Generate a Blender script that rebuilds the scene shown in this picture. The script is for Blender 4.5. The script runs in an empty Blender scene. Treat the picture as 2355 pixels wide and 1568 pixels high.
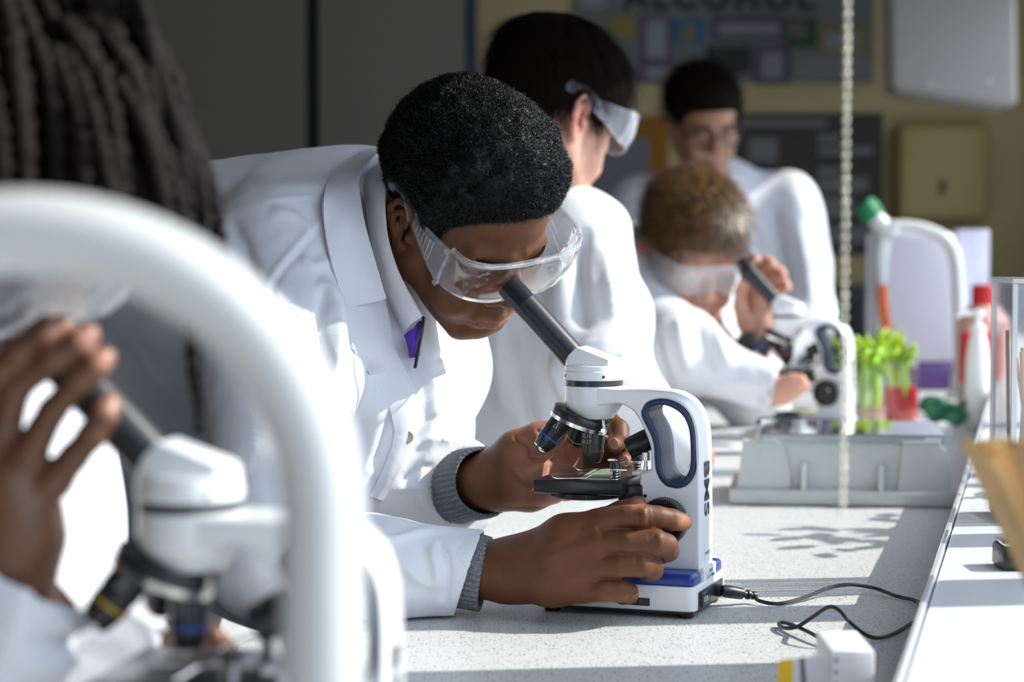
import bpy, bmesh, math, random
import numpy as np
from mathutils import Vector, Matrix

random.seed(7); RNG = np.random.default_rng(7)
SC = bpy.context.scene
COL = SC.collection

# ---------------------------------------------------------------- camera
FPX = 5000.0                                  # focal length in pixels of the 2355 px wide frame
CAM = np.array([0.0, 0.0, 1.225])
PITCH = math.atan(254.0 / FPX)
CF = np.array([0, math.cos(PITCH), -math.sin(PITCH)])
CU = np.array([0, math.sin(PITCH), math.cos(PITCH)])
CR = np.array([1.0, 0, 0])
cd = bpy.data.cameras.new('camera')
cd.sensor_width = 36.0
cd.lens = 36.0 * FPX / 2355.0
cd.clip_start = 0.05
cd.dof.use_dof = True
cd.dof.focus_distance = 1.87
cd.dof.aperture_fstop = 5.4
cd.dof.aperture_blades = 0
cam = bpy.data.objects.new('camera', cd); COL.objects.link(cam)
cam.location = CAM
cam.rotation_euler = (math.pi / 2 - PITCH, 0, 0)
SC.camera = cam

# ---------------------------------------------------------------- light and exposure
SUN_ELEV, SUN_AZ = math.radians(38.5), math.radians(7.0)
sd = bpy.data.lights.new('sun', 'SUN'); sd.energy = 5.2; sd.angle = math.radians(0.55); sd.color = (1.0, 0.965, 0.90)
sun = bpy.data.objects.new('sun', sd); COL.objects.link(sun)
sv = Vector((math.cos(SUN_ELEV) * math.cos(SUN_AZ), math.cos(SUN_ELEV) * math.sin(SUN_AZ), math.sin(SUN_ELEV)))
sun.rotation_euler = sv.to_track_quat('Z', 'Y').to_euler(); sun.location = (6, 2, 5)
wd = bpy.data.worlds.new('world'); SC.world = wd; wd.use_nodes = True
bg = wd.node_tree.nodes['Background']; bg.inputs[0].default_value = (0.70, 0.81, 1.0, 1); bg.inputs[1].default_value = 2.2
SC.view_settings.view_transform = 'Standard'; SC.view_settings.look = 'None'
SC.view_settings.exposure = 0.27; SC.view_settings.gamma = 1.0; SC.view_settings.use_curve_mapping = False
SC.cycles.use_denoising = True
SC.cycles.max_bounces = 8; SC.cycles.diffuse_bounces = 4; SC.cycles.glossy_bounces = 3
SC.cycles.transmission_bounces = 6; SC.cycles.transparent_max_bounces = 16
SC.cycles.sample_clamp_indirect = 4.0
SC.cycles.caustics_reflective = False; SC.cycles.caustics_refractive = False

# ---------------------------------------------------------------- measuring helpers
def W(px, py, d):
    """point seen at pixel (px, py) of the photograph, d metres deep in front of the camera"""
    return CAM + d * (CF + CR * (px - 1177.5) / FPX + CU * (784 - py) / FPX)
def onz(px, py, z):
    r = CF + CR * (px - 1177.5) / FPX + CU * (784 - py) / FPX
    return CAM + r * (z - CAM[2]) / r[2]
def V(*a): return np.array(a, float)

# ---------------------------------------------------------------- materials
MATS = {}
def mat(name, col, rough=0.5, metal=0.0, noise=0.0, nscale=40.0, bump=0.0, bscale=200.0, sub=0.0, coat=0.0, spec=0.5, sheen=0.0, tint=None, bdist=0.001, subcol=None, trans=0.0):
    if name in MATS: return MATS[name]
    m = bpy.data.materials.new(name); m.use_nodes = True
    nt = m.node_tree; N = nt.nodes; L = nt.links
    b = N['Principled BSDF']
    b.inputs['Base Color'].default_value = (*col, 1); b.inputs['Roughness'].default_value = rough
    b.inputs['Metallic'].default_value = metal; b.inputs['Specular IOR Level'].default_value = spec
    if coat: b.inputs['Coat Weight'].default_value = coat; b.inputs['Coat Roughness'].default_value = 0.08
    if sheen: b.inputs['Sheen Weight'].default_value = sheen
    if trans: b.inputs['Transmission Weight'].default_value = trans
    if sub:
        b.inputs['Subsurface Weight'].default_value = sub
        b.inputs['Subsurface Radius'].default_value = subcol or (0.012, 0.005, 0.003); b.inputs['Subsurface Scale'].default_value = 1.0
    tc = N.new('ShaderNodeTexCoord')
    cur = None
    if noise:
        n = N.new('ShaderNodeTexNoise'); n.inputs['Scale'].default_value = nscale; n.inputs['Detail'].default_value = 4
        L.new(tc.outputs['Object'], n.inputs['Vector'])
        r = N.new('ShaderNodeMapRange'); r.inputs['From Min'].default_value = 0.3; r.inputs['From Max'].default_value = 0.7
        r.inputs['To Min'].default_value = 1 - noise; r.inputs['To Max'].default_value = 1 + noise
        L.new(n.outputs['Fac'], r.inputs['Value'])
        mx = N.new('ShaderNodeMix'); mx.data_type = 'RGBA'; mx.blend_type = 'MULTIPLY'; mx.inputs['Factor'].default_value = 1
        mx.inputs['A'].default_value = (*col, 1); L.new(r.outputs['Result'], mx.inputs['B'])
        cur = mx.outputs['Result']
    if tint is not None:                      # per-vertex amount of a second skin colour (lips, nails, palms)
        at = N.new('ShaderNodeAttribute'); at.attribute_name = 'tint'
        mx2 = N.new('ShaderNodeMix'); mx2.data_type = 'RGBA'
        L.new(at.outputs['Fac'], mx2.inputs['Factor'])
        if cur is not None: L.new(cur, mx2.inputs['A'])
        else: mx2.inputs['A'].default_value = (*col, 1)
        mx2.inputs['B'].default_value = (*tint, 1)
        cur = mx2.outputs['Result']
    if cur is not None: L.new(cur, b.inputs['Base Color'])
    if bump:
        n = N.new('ShaderNodeTexNoise'); n.inputs['Scale'].default_value = bscale; n.inputs['Detail'].default_value = 3
        L.new(tc.outputs['Object'], n.inputs['Vector'])
        bp = N.new('ShaderNodeBump'); bp.inputs['Strength'].default_value = bump; bp.inputs['Distance'].default_value = bdist
        L.new(n.outputs['Fac'], bp.inputs['Height']); L.new(bp.outputs['Normal'], b.inputs['Normal'])
    MATS[name] = m
    return m
def clear_mat(name, col=(1, 1, 1), refl=1.0, rough=0.03, milk=0.0, milkcol=(0.9, 0.9, 0.92)):
    """thin clear plastic or glass: fresnel reflection over a see-through sheet, a little milky if asked"""
    if name in MATS: return MATS[name]
    m = bpy.data.materials.new(name); m.use_nodes = True
    N = m.node_tree.nodes; L = m.node_tree.links; N.clear()
    o = N.new('ShaderNodeOutputMaterial'); t = N.new('ShaderNodeBsdfTransparent'); t.inputs[0].default_value = (*col, 1)
    g = N.new('ShaderNodeBsdfGlossy'); g.inputs['Roughness'].default_value = rough; g.inputs[0].default_value = (1, 1, 1, 1)
    f = N.new('ShaderNodeLayerWeight'); f.inputs[0].default_value = 0.5      # Schlick reflectance of a thin sheet, the same from both sides
    pw = N.new('ShaderNodeMath'); pw.operation = 'POWER'; pw.inputs[1].default_value = 4.5; L.new(f.outputs['Facing'], pw.inputs[0])
    ad = N.new('ShaderNodeMath'); ad.operation = 'MULTIPLY_ADD'; ad.inputs[1].default_value = 0.9; ad.inputs[2].default_value = 0.04; L.new(pw.outputs[0], ad.inputs[0])
    k = N.new('ShaderNodeMath'); k.operation = 'MULTIPLY'; k.inputs[1].default_value = refl; k.use_clamp = True
    L.new(ad.outputs[0], k.inputs[0])
    mx = N.new('ShaderNodeMixShader'); L.new(k.outputs[0], mx.inputs[0])
    if milk:
        df = N.new('ShaderNodeBsdfDiffuse'); df.inputs[0].default_value = (*milkcol, 1)
        m2 = N.new('ShaderNodeMixShader'); m2.inputs[0].default_value = milk
        L.new(t.outputs[0], m2.inputs[1]); L.new(df.outputs[0], m2.inputs[2]); L.new(m2.outputs[0], mx.inputs[1])
    else: L.new(t.outputs[0], mx.inputs[1])
    L.new(g.outputs[0], mx.inputs[2]); L.new(mx.outputs[0], o.inputs[0])
    MATS[name] = m
    return m

def vary(m, lo=0.38, hi=1.25):
    """every object of this material gets its own tone of it"""
    N = m.node_tree.nodes; L = m.node_tree.links; b = N['Principled BSDF']; src = b.inputs['Base Color'].links[0].from_socket
    oi = N.new('ShaderNodeObjectInfo'); r = N.new('ShaderNodeMapRange'); r.inputs['To Min'].default_value = lo; r.inputs['To Max'].default_value = hi
    L.new(oi.outputs['Random'], r.inputs['Value']); mx = N.new('ShaderNodeMix'); mx.data_type = 'RGBA'; mx.blend_type = 'MULTIPLY'; mx.inputs['Factor'].default_value = 1
    L.new(src, mx.inputs['A']); L.new(r.outputs['Result'], mx.inputs['B']); L.new(mx.outputs['Result'], b.inputs['Base Color'])

# ---------------------------------------------------------------- object helpers
def tag(o, label=None, cat=None, group=None, kind=None):
    if label: o['label'] = label
    if cat: o['category'] = cat
    if group: o['group'] = group
    if kind: o['kind'] = kind
    return o
def thing(name, label, cat, loc=(0, 0, 0), rotz=0.0, group=None):
    o = bpy.data.objects.new(name, None); COL.objects.link(o); o.empty_display_size = 0.05
    o.location = loc; o.rotation_euler = (0, 0, rotz)
    bpy.context.view_layer.update()
    return tag(o, label, cat, group)
def link(name, me, m, parent=None, world=True, smooth=True):
    """link mesh data as one object; world=True: vertices are world coordinates, else they are in the parent's own frame"""
    o = bpy.data.objects.new(name, me); COL.objects.link(o)
    if m is not None:
        me.materials.clear()
        for q in (m if isinstance(m, (list, tuple)) else [m]): me.materials.append(q)
    if parent is not None:
        o.parent = parent
        if world: o.matrix_parent_inverse = wmat(parent).inverted()
    if smooth is not None: me.shade_smooth() if smooth else me.shade_flat()
    return o
def wmat(o):
    m = o.matrix_basis.copy()
    if o.parent is not None: m = wmat(o.parent) @ o.matrix_parent_inverse @ m
    return m
def mesh_np(name, v, f):
    """numpy verts (n,3) and quads or tris (m,4|3)"""
    me = bpy.data.meshes.new(name); v = np.asarray(v, np.float32); f = np.asarray(f, np.int32)
    me.vertices.add(len(v)); me.vertices.foreach_set('co', v.ravel())
    k = f.shape[1]
    me.loops.add(f.size); me.loops.foreach_set('vertex_index', f.ravel())
    me.polygons.add(len(f)); me.polygons.foreach_set('loop_start', np.arange(0, f.size, k, dtype=np.int32))
    me.update(calc_edges=True); me.validate()
    return me

class MB:
    """collects simple shapes into one bmesh, then links them as ONE mesh object"""
    def __init__(s): s.b = bmesh.new()
    def box(s, c, size, rot=None, bev=0.0, seg=2):
        r = bmesh.ops.create_cube(s.b, size=1.0); vs = r['verts']
        M = Matrix.Translation(Vector(c)) @ (rot.to_4x4() if rot is not None else Matrix.Identity(4)) @ Matrix.Diagonal((*size, 1))
        bmesh.ops.transform(s.b, matrix=M, verts=vs)
        if bev:
            es = list({e for v in vs for e in v.link_edges})
            bmesh.ops.bevel(s.b, geom=es, offset=bev, segments=seg, affect='EDGES', profile=0.5)
        return s
    def lathe(s, prof, c=(0, 0, 0), axis=(0, 0, 1), n=32, ripple=0, ramp=0.0, caps=True):
        """profile [(radius, along)] turned about axis through c; ripple: knurling"""
        q = Vector(axis).normalized().to_track_quat('Z', 'Y'); c = Vector(c); rings = []
        for (r, h) in prof:
            ring = []
            for i in range(n):
                a = 2 * math.pi * i / n; rr = r
                if ripple: rr = r + ramp * (1 if (i * ripple * 2 // n) % 2 else 0)
                ring.append(s.b.verts.new(c + q @ Vector((rr * math.cos(a), rr * math.sin(a), h))))
            rings.append(ring)
        for a, b in zip(rings, rings[1:]):
            for i in range(n):
                s.b.faces.new((a[i], a[(i + 1) % n], b[(i + 1) % n], b[i]))
        if caps:
            if prof[0][0] > 1e-6: s.b.faces.new(list(reversed(rings[0])))
            if prof[-1][0] > 1e-6: s.b.faces.new(rings[-1])
        return s
    def tube(s, pts, r, n=10, caps=True, squash=None):
        pts = [Vector(p) for p in pts]; rs = r if isinstance(r, (list, tuple)) else [r] * len(pts)
        rings = []; up = None
        for i, p in enumerate(pts):
            t = (pts[min(i + 1, len(pts) - 1)] - pts[max(i - 1, 0)]).normalized()
            if up is None:
                up = Vector((0, 0, 1)) if abs(t.z) < 0.9 else Vector((1, 0, 0))
            u = (up - t * up.dot(t)).normalized(); w = t.cross(u); up = u
            ring = []
            for k in range(n):
                a = 2 * math.pi * k / n
                ring.append(s.b.verts.new(p + rs[i] * (math.cos(a) * u * (squash or 1) + math.sin(a) * w)))
            rings.append(ring)
        for a, b in zip(rings, rings[1:]):
            for k in range(n):
                s.b.faces.new((a[k], a[(k + 1) % n], b[(k + 1) % n], b[k]))
        if caps: s.b.faces.new(list(reversed(rings[0]))); s.b.faces.new(rings[-1])
        return s
    def prism(s, poly, z0, z1, M=None):
        a = [s.b.verts.new((x, y, z0)) for x, y in poly]; b = [s.b.verts.new((x, y, z1)) for x, y in poly]
        n = len(poly)
        for i in range(n): s.b.faces.new((a[i], a[(i + 1) % n], b[(i + 1) % n], b[i]))
        s.b.faces.new(list(reversed(a))); s.b.faces.new(b)
        if M is not None: bmesh.ops.transform(s.b, matrix=M, verts=a + b)
        return s
    def grid(s, P):
        """P[i][j] points -> open sheet"""
        vs = [[s.b.verts.new(Vector(p)) for p in row] for row in P]
        for i in range(len(vs) - 1):
            for j in range(len(vs[0]) - 1):
                s.b.faces.new((vs[i][j], vs[i][j + 1], vs[i + 1][j + 1], vs[i + 1][j]))
        return s
    def sheet(s, P, th):
        """P[i][j] points -> closed sheet of thickness th"""
        A = np.array(P, float); du = np.gradient(A, axis=0); dv = np.gradient(A, axis=1)
        n = np.cross(du, dv); n /= np.linalg.norm(n, axis=2, keepdims=True) + 1e-12
        a = [[s.b.verts.new(p) for p in r] for r in A + n * th / 2]; b = [[s.b.verts.new(p) for p in r] for r in A - n * th / 2]
        I, J = len(a), len(a[0])
        for i in range(I - 1):
            for j in range(J - 1):
                s.b.faces.new((a[i][j], a[i + 1][j], a[i + 1][j + 1], a[i][j + 1])); s.b.faces.new((b[i][j], b[i][j + 1], b[i + 1][j + 1], b[i + 1][j]))
        for i in range(I - 1):
            s.b.faces.new((a[i][0], b[i][0], b[i + 1][0], a[i + 1][0])); s.b.faces.new((a[i][-1], a[i + 1][-1], b[i + 1][-1], b[i][-1]))
        for j in range(J - 1):
            s.b.faces.new((a[0][j], a[0][j + 1], b[0][j + 1], b[0][j])); s.b.faces.new((a[-1][j], b[-1][j], b[-1][j + 1], a[-1][j + 1]))
        return s
    def sphere(s, c, r, scale=(1, 1, 1), u=20, v=12):
        q = bmesh.ops.create_uvsphere(s.b, u_segments=u, v_segments=v, radius=r)
        bmesh.ops.transform(s.b, matrix=Matrix.Translation(Vector(c)) @ Matrix.Diagonal((*scale, 1)), verts=q['verts'])
        return s
    def done(s, name):
        bmesh.ops.recalc_face_normals(s.b, faces=s.b.faces)
        me = bpy.data.meshes.new(name); s.b.to_mesh(me); s.b.free()
        return me
    def build(s, name, m, parent=None, world=True, smooth=True, sharp=0.6):
        o = link(name, s.done(name), m, parent, world, smooth)
        if smooth and sharp:
            o.data.set_sharp_from_angle(angle=sharp)
        return o
def structure(o): o['kind'] = 'structure'; return o
def extruded(name, outlines, half, bev):
    """closed outlines in the XY plane (first is the edge, later ones are holes) -> mesh, thickness 2*half along Z, rounded rims"""
    cu = bpy.data.curves.new(name, 'CURVE'); cu.dimensions = '2D'; cu.fill_mode = 'BOTH'
    cu.extrude = half - bev; cu.bevel_depth = bev; cu.bevel_resolution = 3; cu.offset = -bev
    for o in outlines:
        sp = cu.splines.new('POLY'); sp.points.add(len(o) - 1); sp.use_cyclic_u = True
        for p, q in zip(sp.points, o): p.co = (q[0], q[1], 0, 1)
    ob = bpy.data.objects.new(name, cu); COL.objects.link(ob)
    dg = bpy.context.evaluated_depsgraph_get(); dg.update()
    me = bpy.data.meshes.new_from_object(ob.evaluated_get(dg))
    bpy.data.objects.remove(ob); bpy.data.curves.remove(cu)
    return me
def lettering(name, txt, size, half=0.0002, spacing=1.0, bold=0.0):
    cu = bpy.data.curves.new(name, 'FONT'); cu.body = txt; cu.size = size; cu.extrude = half; cu.align_x = 'CENTER'; cu.align_y = 'CENTER'
    cu.space_character = spacing; cu.offset = bold
    ob = bpy.data.objects.new(name, cu); COL.objects.link(ob)
    dg = bpy.context.evaluated_depsgraph_get(); dg.update()
    me = bpy.data.meshes.new_from_object(ob.evaluated_get(dg))
    bpy.data.objects.remove(ob); bpy.data.curves.remove(cu)
    return me
def spline(pts, n):
    """Catmull-Rom through points (any dimension) -> n samples"""
    P = np.array(pts, float); P = np.vstack([2 * P[0] - P[1], P, 2 * P[-1] - P[-2]]); m = len(P) - 3
    out = []
    for t in np.linspace(0, m - 1e-9, n):
        i = int(t); u = t - i; a, b, c, d = P[i:i + 4]
        out.append(0.5 * ((2 * b) + (c - a) * u + (2 * a - 5 * b + 4 * c - d) * u * u + (3 * b - a - 3 * c + d) * u ** 3))
    return np.array(out)
def frame(x, y, z, t):
    M = Matrix((( x[0], y[0], z[0], t[0]), (x[1], y[1], z[1], t[1]), (x[2], y[2], z[2], t[2]), (0, 0, 0, 1)))
    return M
# ---------------------------------------------------------------- continuous bodies: blended volumes turned into one skin
class Body:
    def __init__(s): s.p = []
    def cap(s, a, b, ra, rb, k=0.01, op='u'):
        a = np.asarray(a, float); b = np.asarray(b, float)
        c = (a + b) / 2; R = np.linalg.norm(b - a) / 2 + max(ra, rb)
        def fn(P, a=a, b=b, ra=ra, rb=rb):
            pa = P - a.astype(np.float32); ba = (b - a).astype(np.float32)
            h = np.clip(pa @ ba / max(float(ba @ ba), 1e-12), 0, 1)
            return np.sqrt(((pa - h[..., None] * ba) ** 2).sum(-1)) - (ra + (rb - ra) * h)
        s.p.append((fn, c, R, op, k)); return s
    def chain(s, pts, k=0.01, op='u'):
        """pts: list of (point, radius)"""
        for (a, ra), (b, rb) in zip(pts, pts[1:]): s.cap(a, b, ra, rb, k, op)
        return s
    def ell(s, c, r, R=None, k=0.01, op='u'):
        c = np.asarray(c, float); r = np.asarray(r, np.float32); Rm = np.eye(3) if R is None else np.asarray(R, float)
        def fn(P):
            q = (P - c.astype(np.float32)) @ Rm.astype(np.float32)
            k0 = np.sqrt(((q / r) ** 2).sum(-1)); k1 = np.sqrt(((q / r ** 2) ** 2).sum(-1)) + 1e-6
            return np.where(k0 < 0.05, -r.min(), k0 * (k0 - 1) / k1)
        s.p.append((fn, c, float(r.max()), op, k)); return s
    def fn(s, fn, c, R, k=0.01, op='u'): s.p.append((fn, np.asarray(c, float), R, op, k)); return s
    @staticmethod
    def mix(v, d, op, k):
        if op == 'u':
            h = np.clip(0.5 + 0.5 * (v - d) / k, 0, 1); return v + (d - v) * h - k * h * (1 - h)
        if op == 's':
            h = np.clip(0.5 - 0.5 * (v + d) / k, 0, 1); return v + (-d - v) * h + k * h * (1 - h)
        h = np.clip(0.5 - 0.5 * (v - d) / k, 0, 1); return v + (d - v) * h + k * h * (1 - h)      # 'i'
    def eval(s, P):
        P = np.asarray(P, np.float32); v = np.full(P.shape[:-1], 9.0, np.float32)
        for fn, c, R, op, k in s.p: v = s.mix(v, fn(P), op, k)
        return v
    def hit(s, px, py, d0=0.5, d1=8.0):
        """depth at which the camera ray of a pixel meets the skin (None if it misses)"""
        r = CF + CR * (px - 1177.5) / FPX + CU * (784 - py) / FPX; d = d0
        for _ in range(140):
            e = float(s.eval((CAM + d * r)[None, :])[0])
            if e < 2e-4: return d
            d += max(e * 0.8, 2e-4)
            if d > d1: return None
        return None
    def on(s, px, py, off=0.0, default=None):
        d = s.hit(px, py)
        if d is None: d = default
        return W(px, py, d - off)
    def bounds(s):
        lo = np.min([c - R for _, c, R, op, _ in s.p if op == 'u'], axis=0); hi = np.max([c + R for _, c, R, op, _ in s.p if op == 'u'], axis=0)
        return lo - 0.02, hi + 0.02
    def skin(s, h, project=2):
        """surface-nets polygonisation on the blocks the surface passes through -> verts, quads, normals"""
        B = 8; lo, hi = s.bounds(); nb = np.ceil((hi - lo) / (h * B)).astype(int)
        g = np.stack(np.meshgrid(*[np.arange(n) for n in nb], indexing='ij'), -1).reshape(-1, 3)
        cen = lo + (g + 0.5) * h * B; diag = h * B * math.sqrt(3) / 2
        keep = np.zeros(len(g), bool)
        for i in range(0, len(g), 200000): keep[i:i + 200000] = np.abs(s.eval(cen[i:i + 200000])) < diag * 1.6 + h
        g = g[keep]; cen = cen[keep]
        off = np.stack(np.meshgrid(*[np.arange(B + 1)] * 3, indexing='ij'), -1).reshape(-1, 3)
        cells = []; pos = []; edges = [[], [], []]; flips = [[], [], []]
        dims = nb * B + 2
        gid = lambda ijk: (ijk[..., 0].astype(np.int64) * dims[1] + ijk[..., 1]) * dims[2] + ijk[..., 2]
        for i0 in range(0, len(g), 2500):
            gg = g[i0:i0 + 2500]; cc = cen[i0:i0 + 2500]
            P = (lo + (gg[:, None, :] * B + off[None]) * h).astype(np.float32)
            v = np.full(P.shape[:2], 9.0, np.float32)
            for fn, c, R, op, k in s.p:
                m = np.linalg.norm(cc - c, axis=1) < R + diag + 2 * k + 0.02
                if op == 'i': m[:] = True
                if m.any(): v[m] = s.mix(v[m], fn(P[m]), op, k)
            v = v.reshape(-1, B + 1, B + 1, B + 1); P = P.reshape(-1, B + 1, B + 1, B + 1, 3)
            sg = v < 0
            cnt = sum(sg[:, a:B + a, b:B + b, c:B + c].astype(np.uint8) for a in (0, 1) for b in (0, 1) for c in (0, 1))
            n, x, y, z = np.nonzero((cnt > 0) & (cnt < 8))
            if len(n) == 0: continue
            acc = np.zeros((len(n), 3)); num = np.zeros(len(n))
            cor = [(a, b, c) for a in (0, 1) for b in (0, 1) for c in (0, 1)]
            for a in range(8):
                for b in range(a + 1, 8):
                    A, Bc = cor[a], cor[b]
                    if sum(abs(i - j) for i, j in zip(A, Bc)) != 1: continue
                    va = v[n, x + A[0], y + A[1], z + A[2]]; vb = v[n, x + Bc[0], y + Bc[1], z + Bc[2]]
                    m = (va < 0) != (vb < 0)
                    t = np.where(m, va / np.where(m, va - vb, 1), 0)
                    pa = P[n, x + A[0], y + A[1], z + A[2]]; pb = P[n, x + Bc[0], y + Bc[1], z + Bc[2]]
                    acc += np.where(m[:, None], pa + (pb - pa) * t[:, None], 0); num += m
            pos.append(acc / num[:, None]); ijk = gg[n] * B + np.stack([x, y, z], 1); cells.append(gid(ijk))
            for ax in range(3):
                d = [0, 0, 0]; d[ax] = 1
                s0 = sg[:, :B, :B, :B]; s1 = sg[:, d[0]:B + d[0], d[1]:B + d[1], d[2]:B + d[2]]
                n2, x2, y2, z2 = np.nonzero(s0 != s1)
                edges[ax].append(gg[n2] * B + np.stack([x2, y2, z2], 1)); flips[ax].append(s0[n2, x2, y2, z2])
        cells = np.concatenate(cells); pos = np.concatenate(pos); o = np.argsort(cells); cells = cells[o]; pos = pos[o]
        quads = []
        for ax in range(3):
            e = np.concatenate(edges[ax]); fl = np.concatenate(flips[ax]); u, w = (ax + 1) % 3, (ax + 2) % 3
            q = []
            for du, dw in ((0, 0), (-1, 0), (-1, -1), (0, -1)):
                c = e.copy(); c[:, u] += du; c[:, w] += dw; q.append(gid(c))
            q = np.stack(q, 1); ix = np.searchsorted(cells, q); ix = np.minimum(ix, len(cells) - 1)
            ok = (cells[ix] == q).all(1); ix = ix[ok]; fl = fl[ok]
            ix[~fl] = ix[~fl][:, ::-1]
            quads.append(ix)
        F = np.concatenate(quads)
        for _ in range(project):
            d, nrm = s.grad(pos, h * 0.5); pos = pos - nrm * np.clip(d, -h, h)[:, None]
        return pos, F, nrm
    def grad(s, P, e=0.001):
        out = np.zeros((len(P), 3), np.float32); dd = np.zeros(len(P), np.float32)
        T = np.array([[1, -1, -1], [-1, -1, 1], [-1, 1, -1], [1, 1, 1]], np.float32)
        cellsz = 0.08
        key = np.floor(P / cellsz).astype(int); uk, inv = np.unique(key, axis=0, return_inverse=True); inv = inv.ravel()
        cen = (uk + 0.5) * cellsz; order = np.argsort(inv, kind='stable'); st = np.searchsorted(inv[order], np.arange(len(uk) + 1))
        for j in range(len(uk)):
            ids = order[st[j]:st[j + 1]]; q = P[ids].astype(np.float32)
            pr = [p for p in s.p if p[3] == 'i' or np.linalg.norm(cen[j] - p[1]) < p[2] + cellsz + 2 * p[4] + 0.02]
            Q = np.concatenate([q[None], q[None] + T[:, None, :] * e]); v = np.full(Q.shape[:-1], 9.0, np.float32)
            for fn, c, R, op, k in pr: v = s.mix(v, fn(Q), op, k)
            dd[ids] = v[0]; g = np.einsum('kn,kd->nd', v[1:], T); out[ids] = g / (np.linalg.norm(g, axis=1, keepdims=True) + 1e-9)
        return dd, out
def pixels(P):
    v = P - CAM; d = v @ CF
    return np.stack([1177.5 + FPX * (v @ CR) / d, 784 - FPX * (v @ CU) / d], -1)
def seg_dist(Q, poly):
    best = np.full(len(Q), 1e9); poly = np.asarray(poly, float); along = np.zeros(len(Q)); n = len(poly) - 1
    for i in range(n):
        a, b = poly[i], poly[i + 1]; ab = b - a
        h = np.clip(((Q - a) @ ab) / (ab @ ab + 1e-12), 0, 1); d = np.linalg.norm(Q - a - h[:, None] * ab, axis=1)
        m = d < best; best[m] = d[m]; along[m] = ((i + h) / n)[m]
    return best, along
def folds(pos, nrm, view_folds, amount=1.0):
    """raise or sink creases of cloth: each fold is (polyline seen from the front, width px, height m); only the side facing the camera"""
    Q = pixels(pos); face = np.clip(-(nrm * ((pos - CAM) / np.linalg.norm(pos - CAM, axis=1, keepdims=True))).sum(1) * 3, 0, 1)
    out = np.zeros(len(pos))
    for poly, wd_, hgt in view_folds:
        d, al = seg_dist(Q, spline(poly, max(8, 4 * len(poly))) if len(poly) > 2 else poly)
        taper = np.clip(np.minimum(al, 1 - al) * 5, 0, 1) ** 0.7
        out += hgt * np.exp(-(d / wd_) ** 2) * taper
    return pos + nrm * (out * face * amount)[:, None]
def vnoise(P, scale, seed=0):
    """smooth value noise in [-1,1]"""
    q = P * scale; i = np.floor(q).astype(np.int64); f = q - i; f = f * f * (3 - 2 * f)
    def hsh(a): 
        n = (a[:, 0] * 73856093 ^ a[:, 1] * 19349663 ^ a[:, 2] * 83492791 ^ (seed * 2654435761)) & 0x7fffffff
        n = (n ^ (n >> 13)) * 1274126177 & 0x7fffffff
        return ((n ^ (n >> 16)) & 0xffff) / 32767.5 - 1
    r = 0
    for a in (0, 1):
        for b in (0, 1):
            for c in (0, 1):
                w = (f[:, 0] if a else 1 - f[:, 0]) * (f[:, 1] if b else 1 - f[:, 1]) * (f[:, 2] if c else 1 - f[:, 2])
                r = r + w * hsh(i + np.array([a, b, c]))
    return r
def set_tint(me, t):
    a = me.attributes.new('tint', 'FLOAT', 'POINT'); a.data.foreach_set('value', np.clip(t, 0, 1).astype(np.float32))

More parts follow.
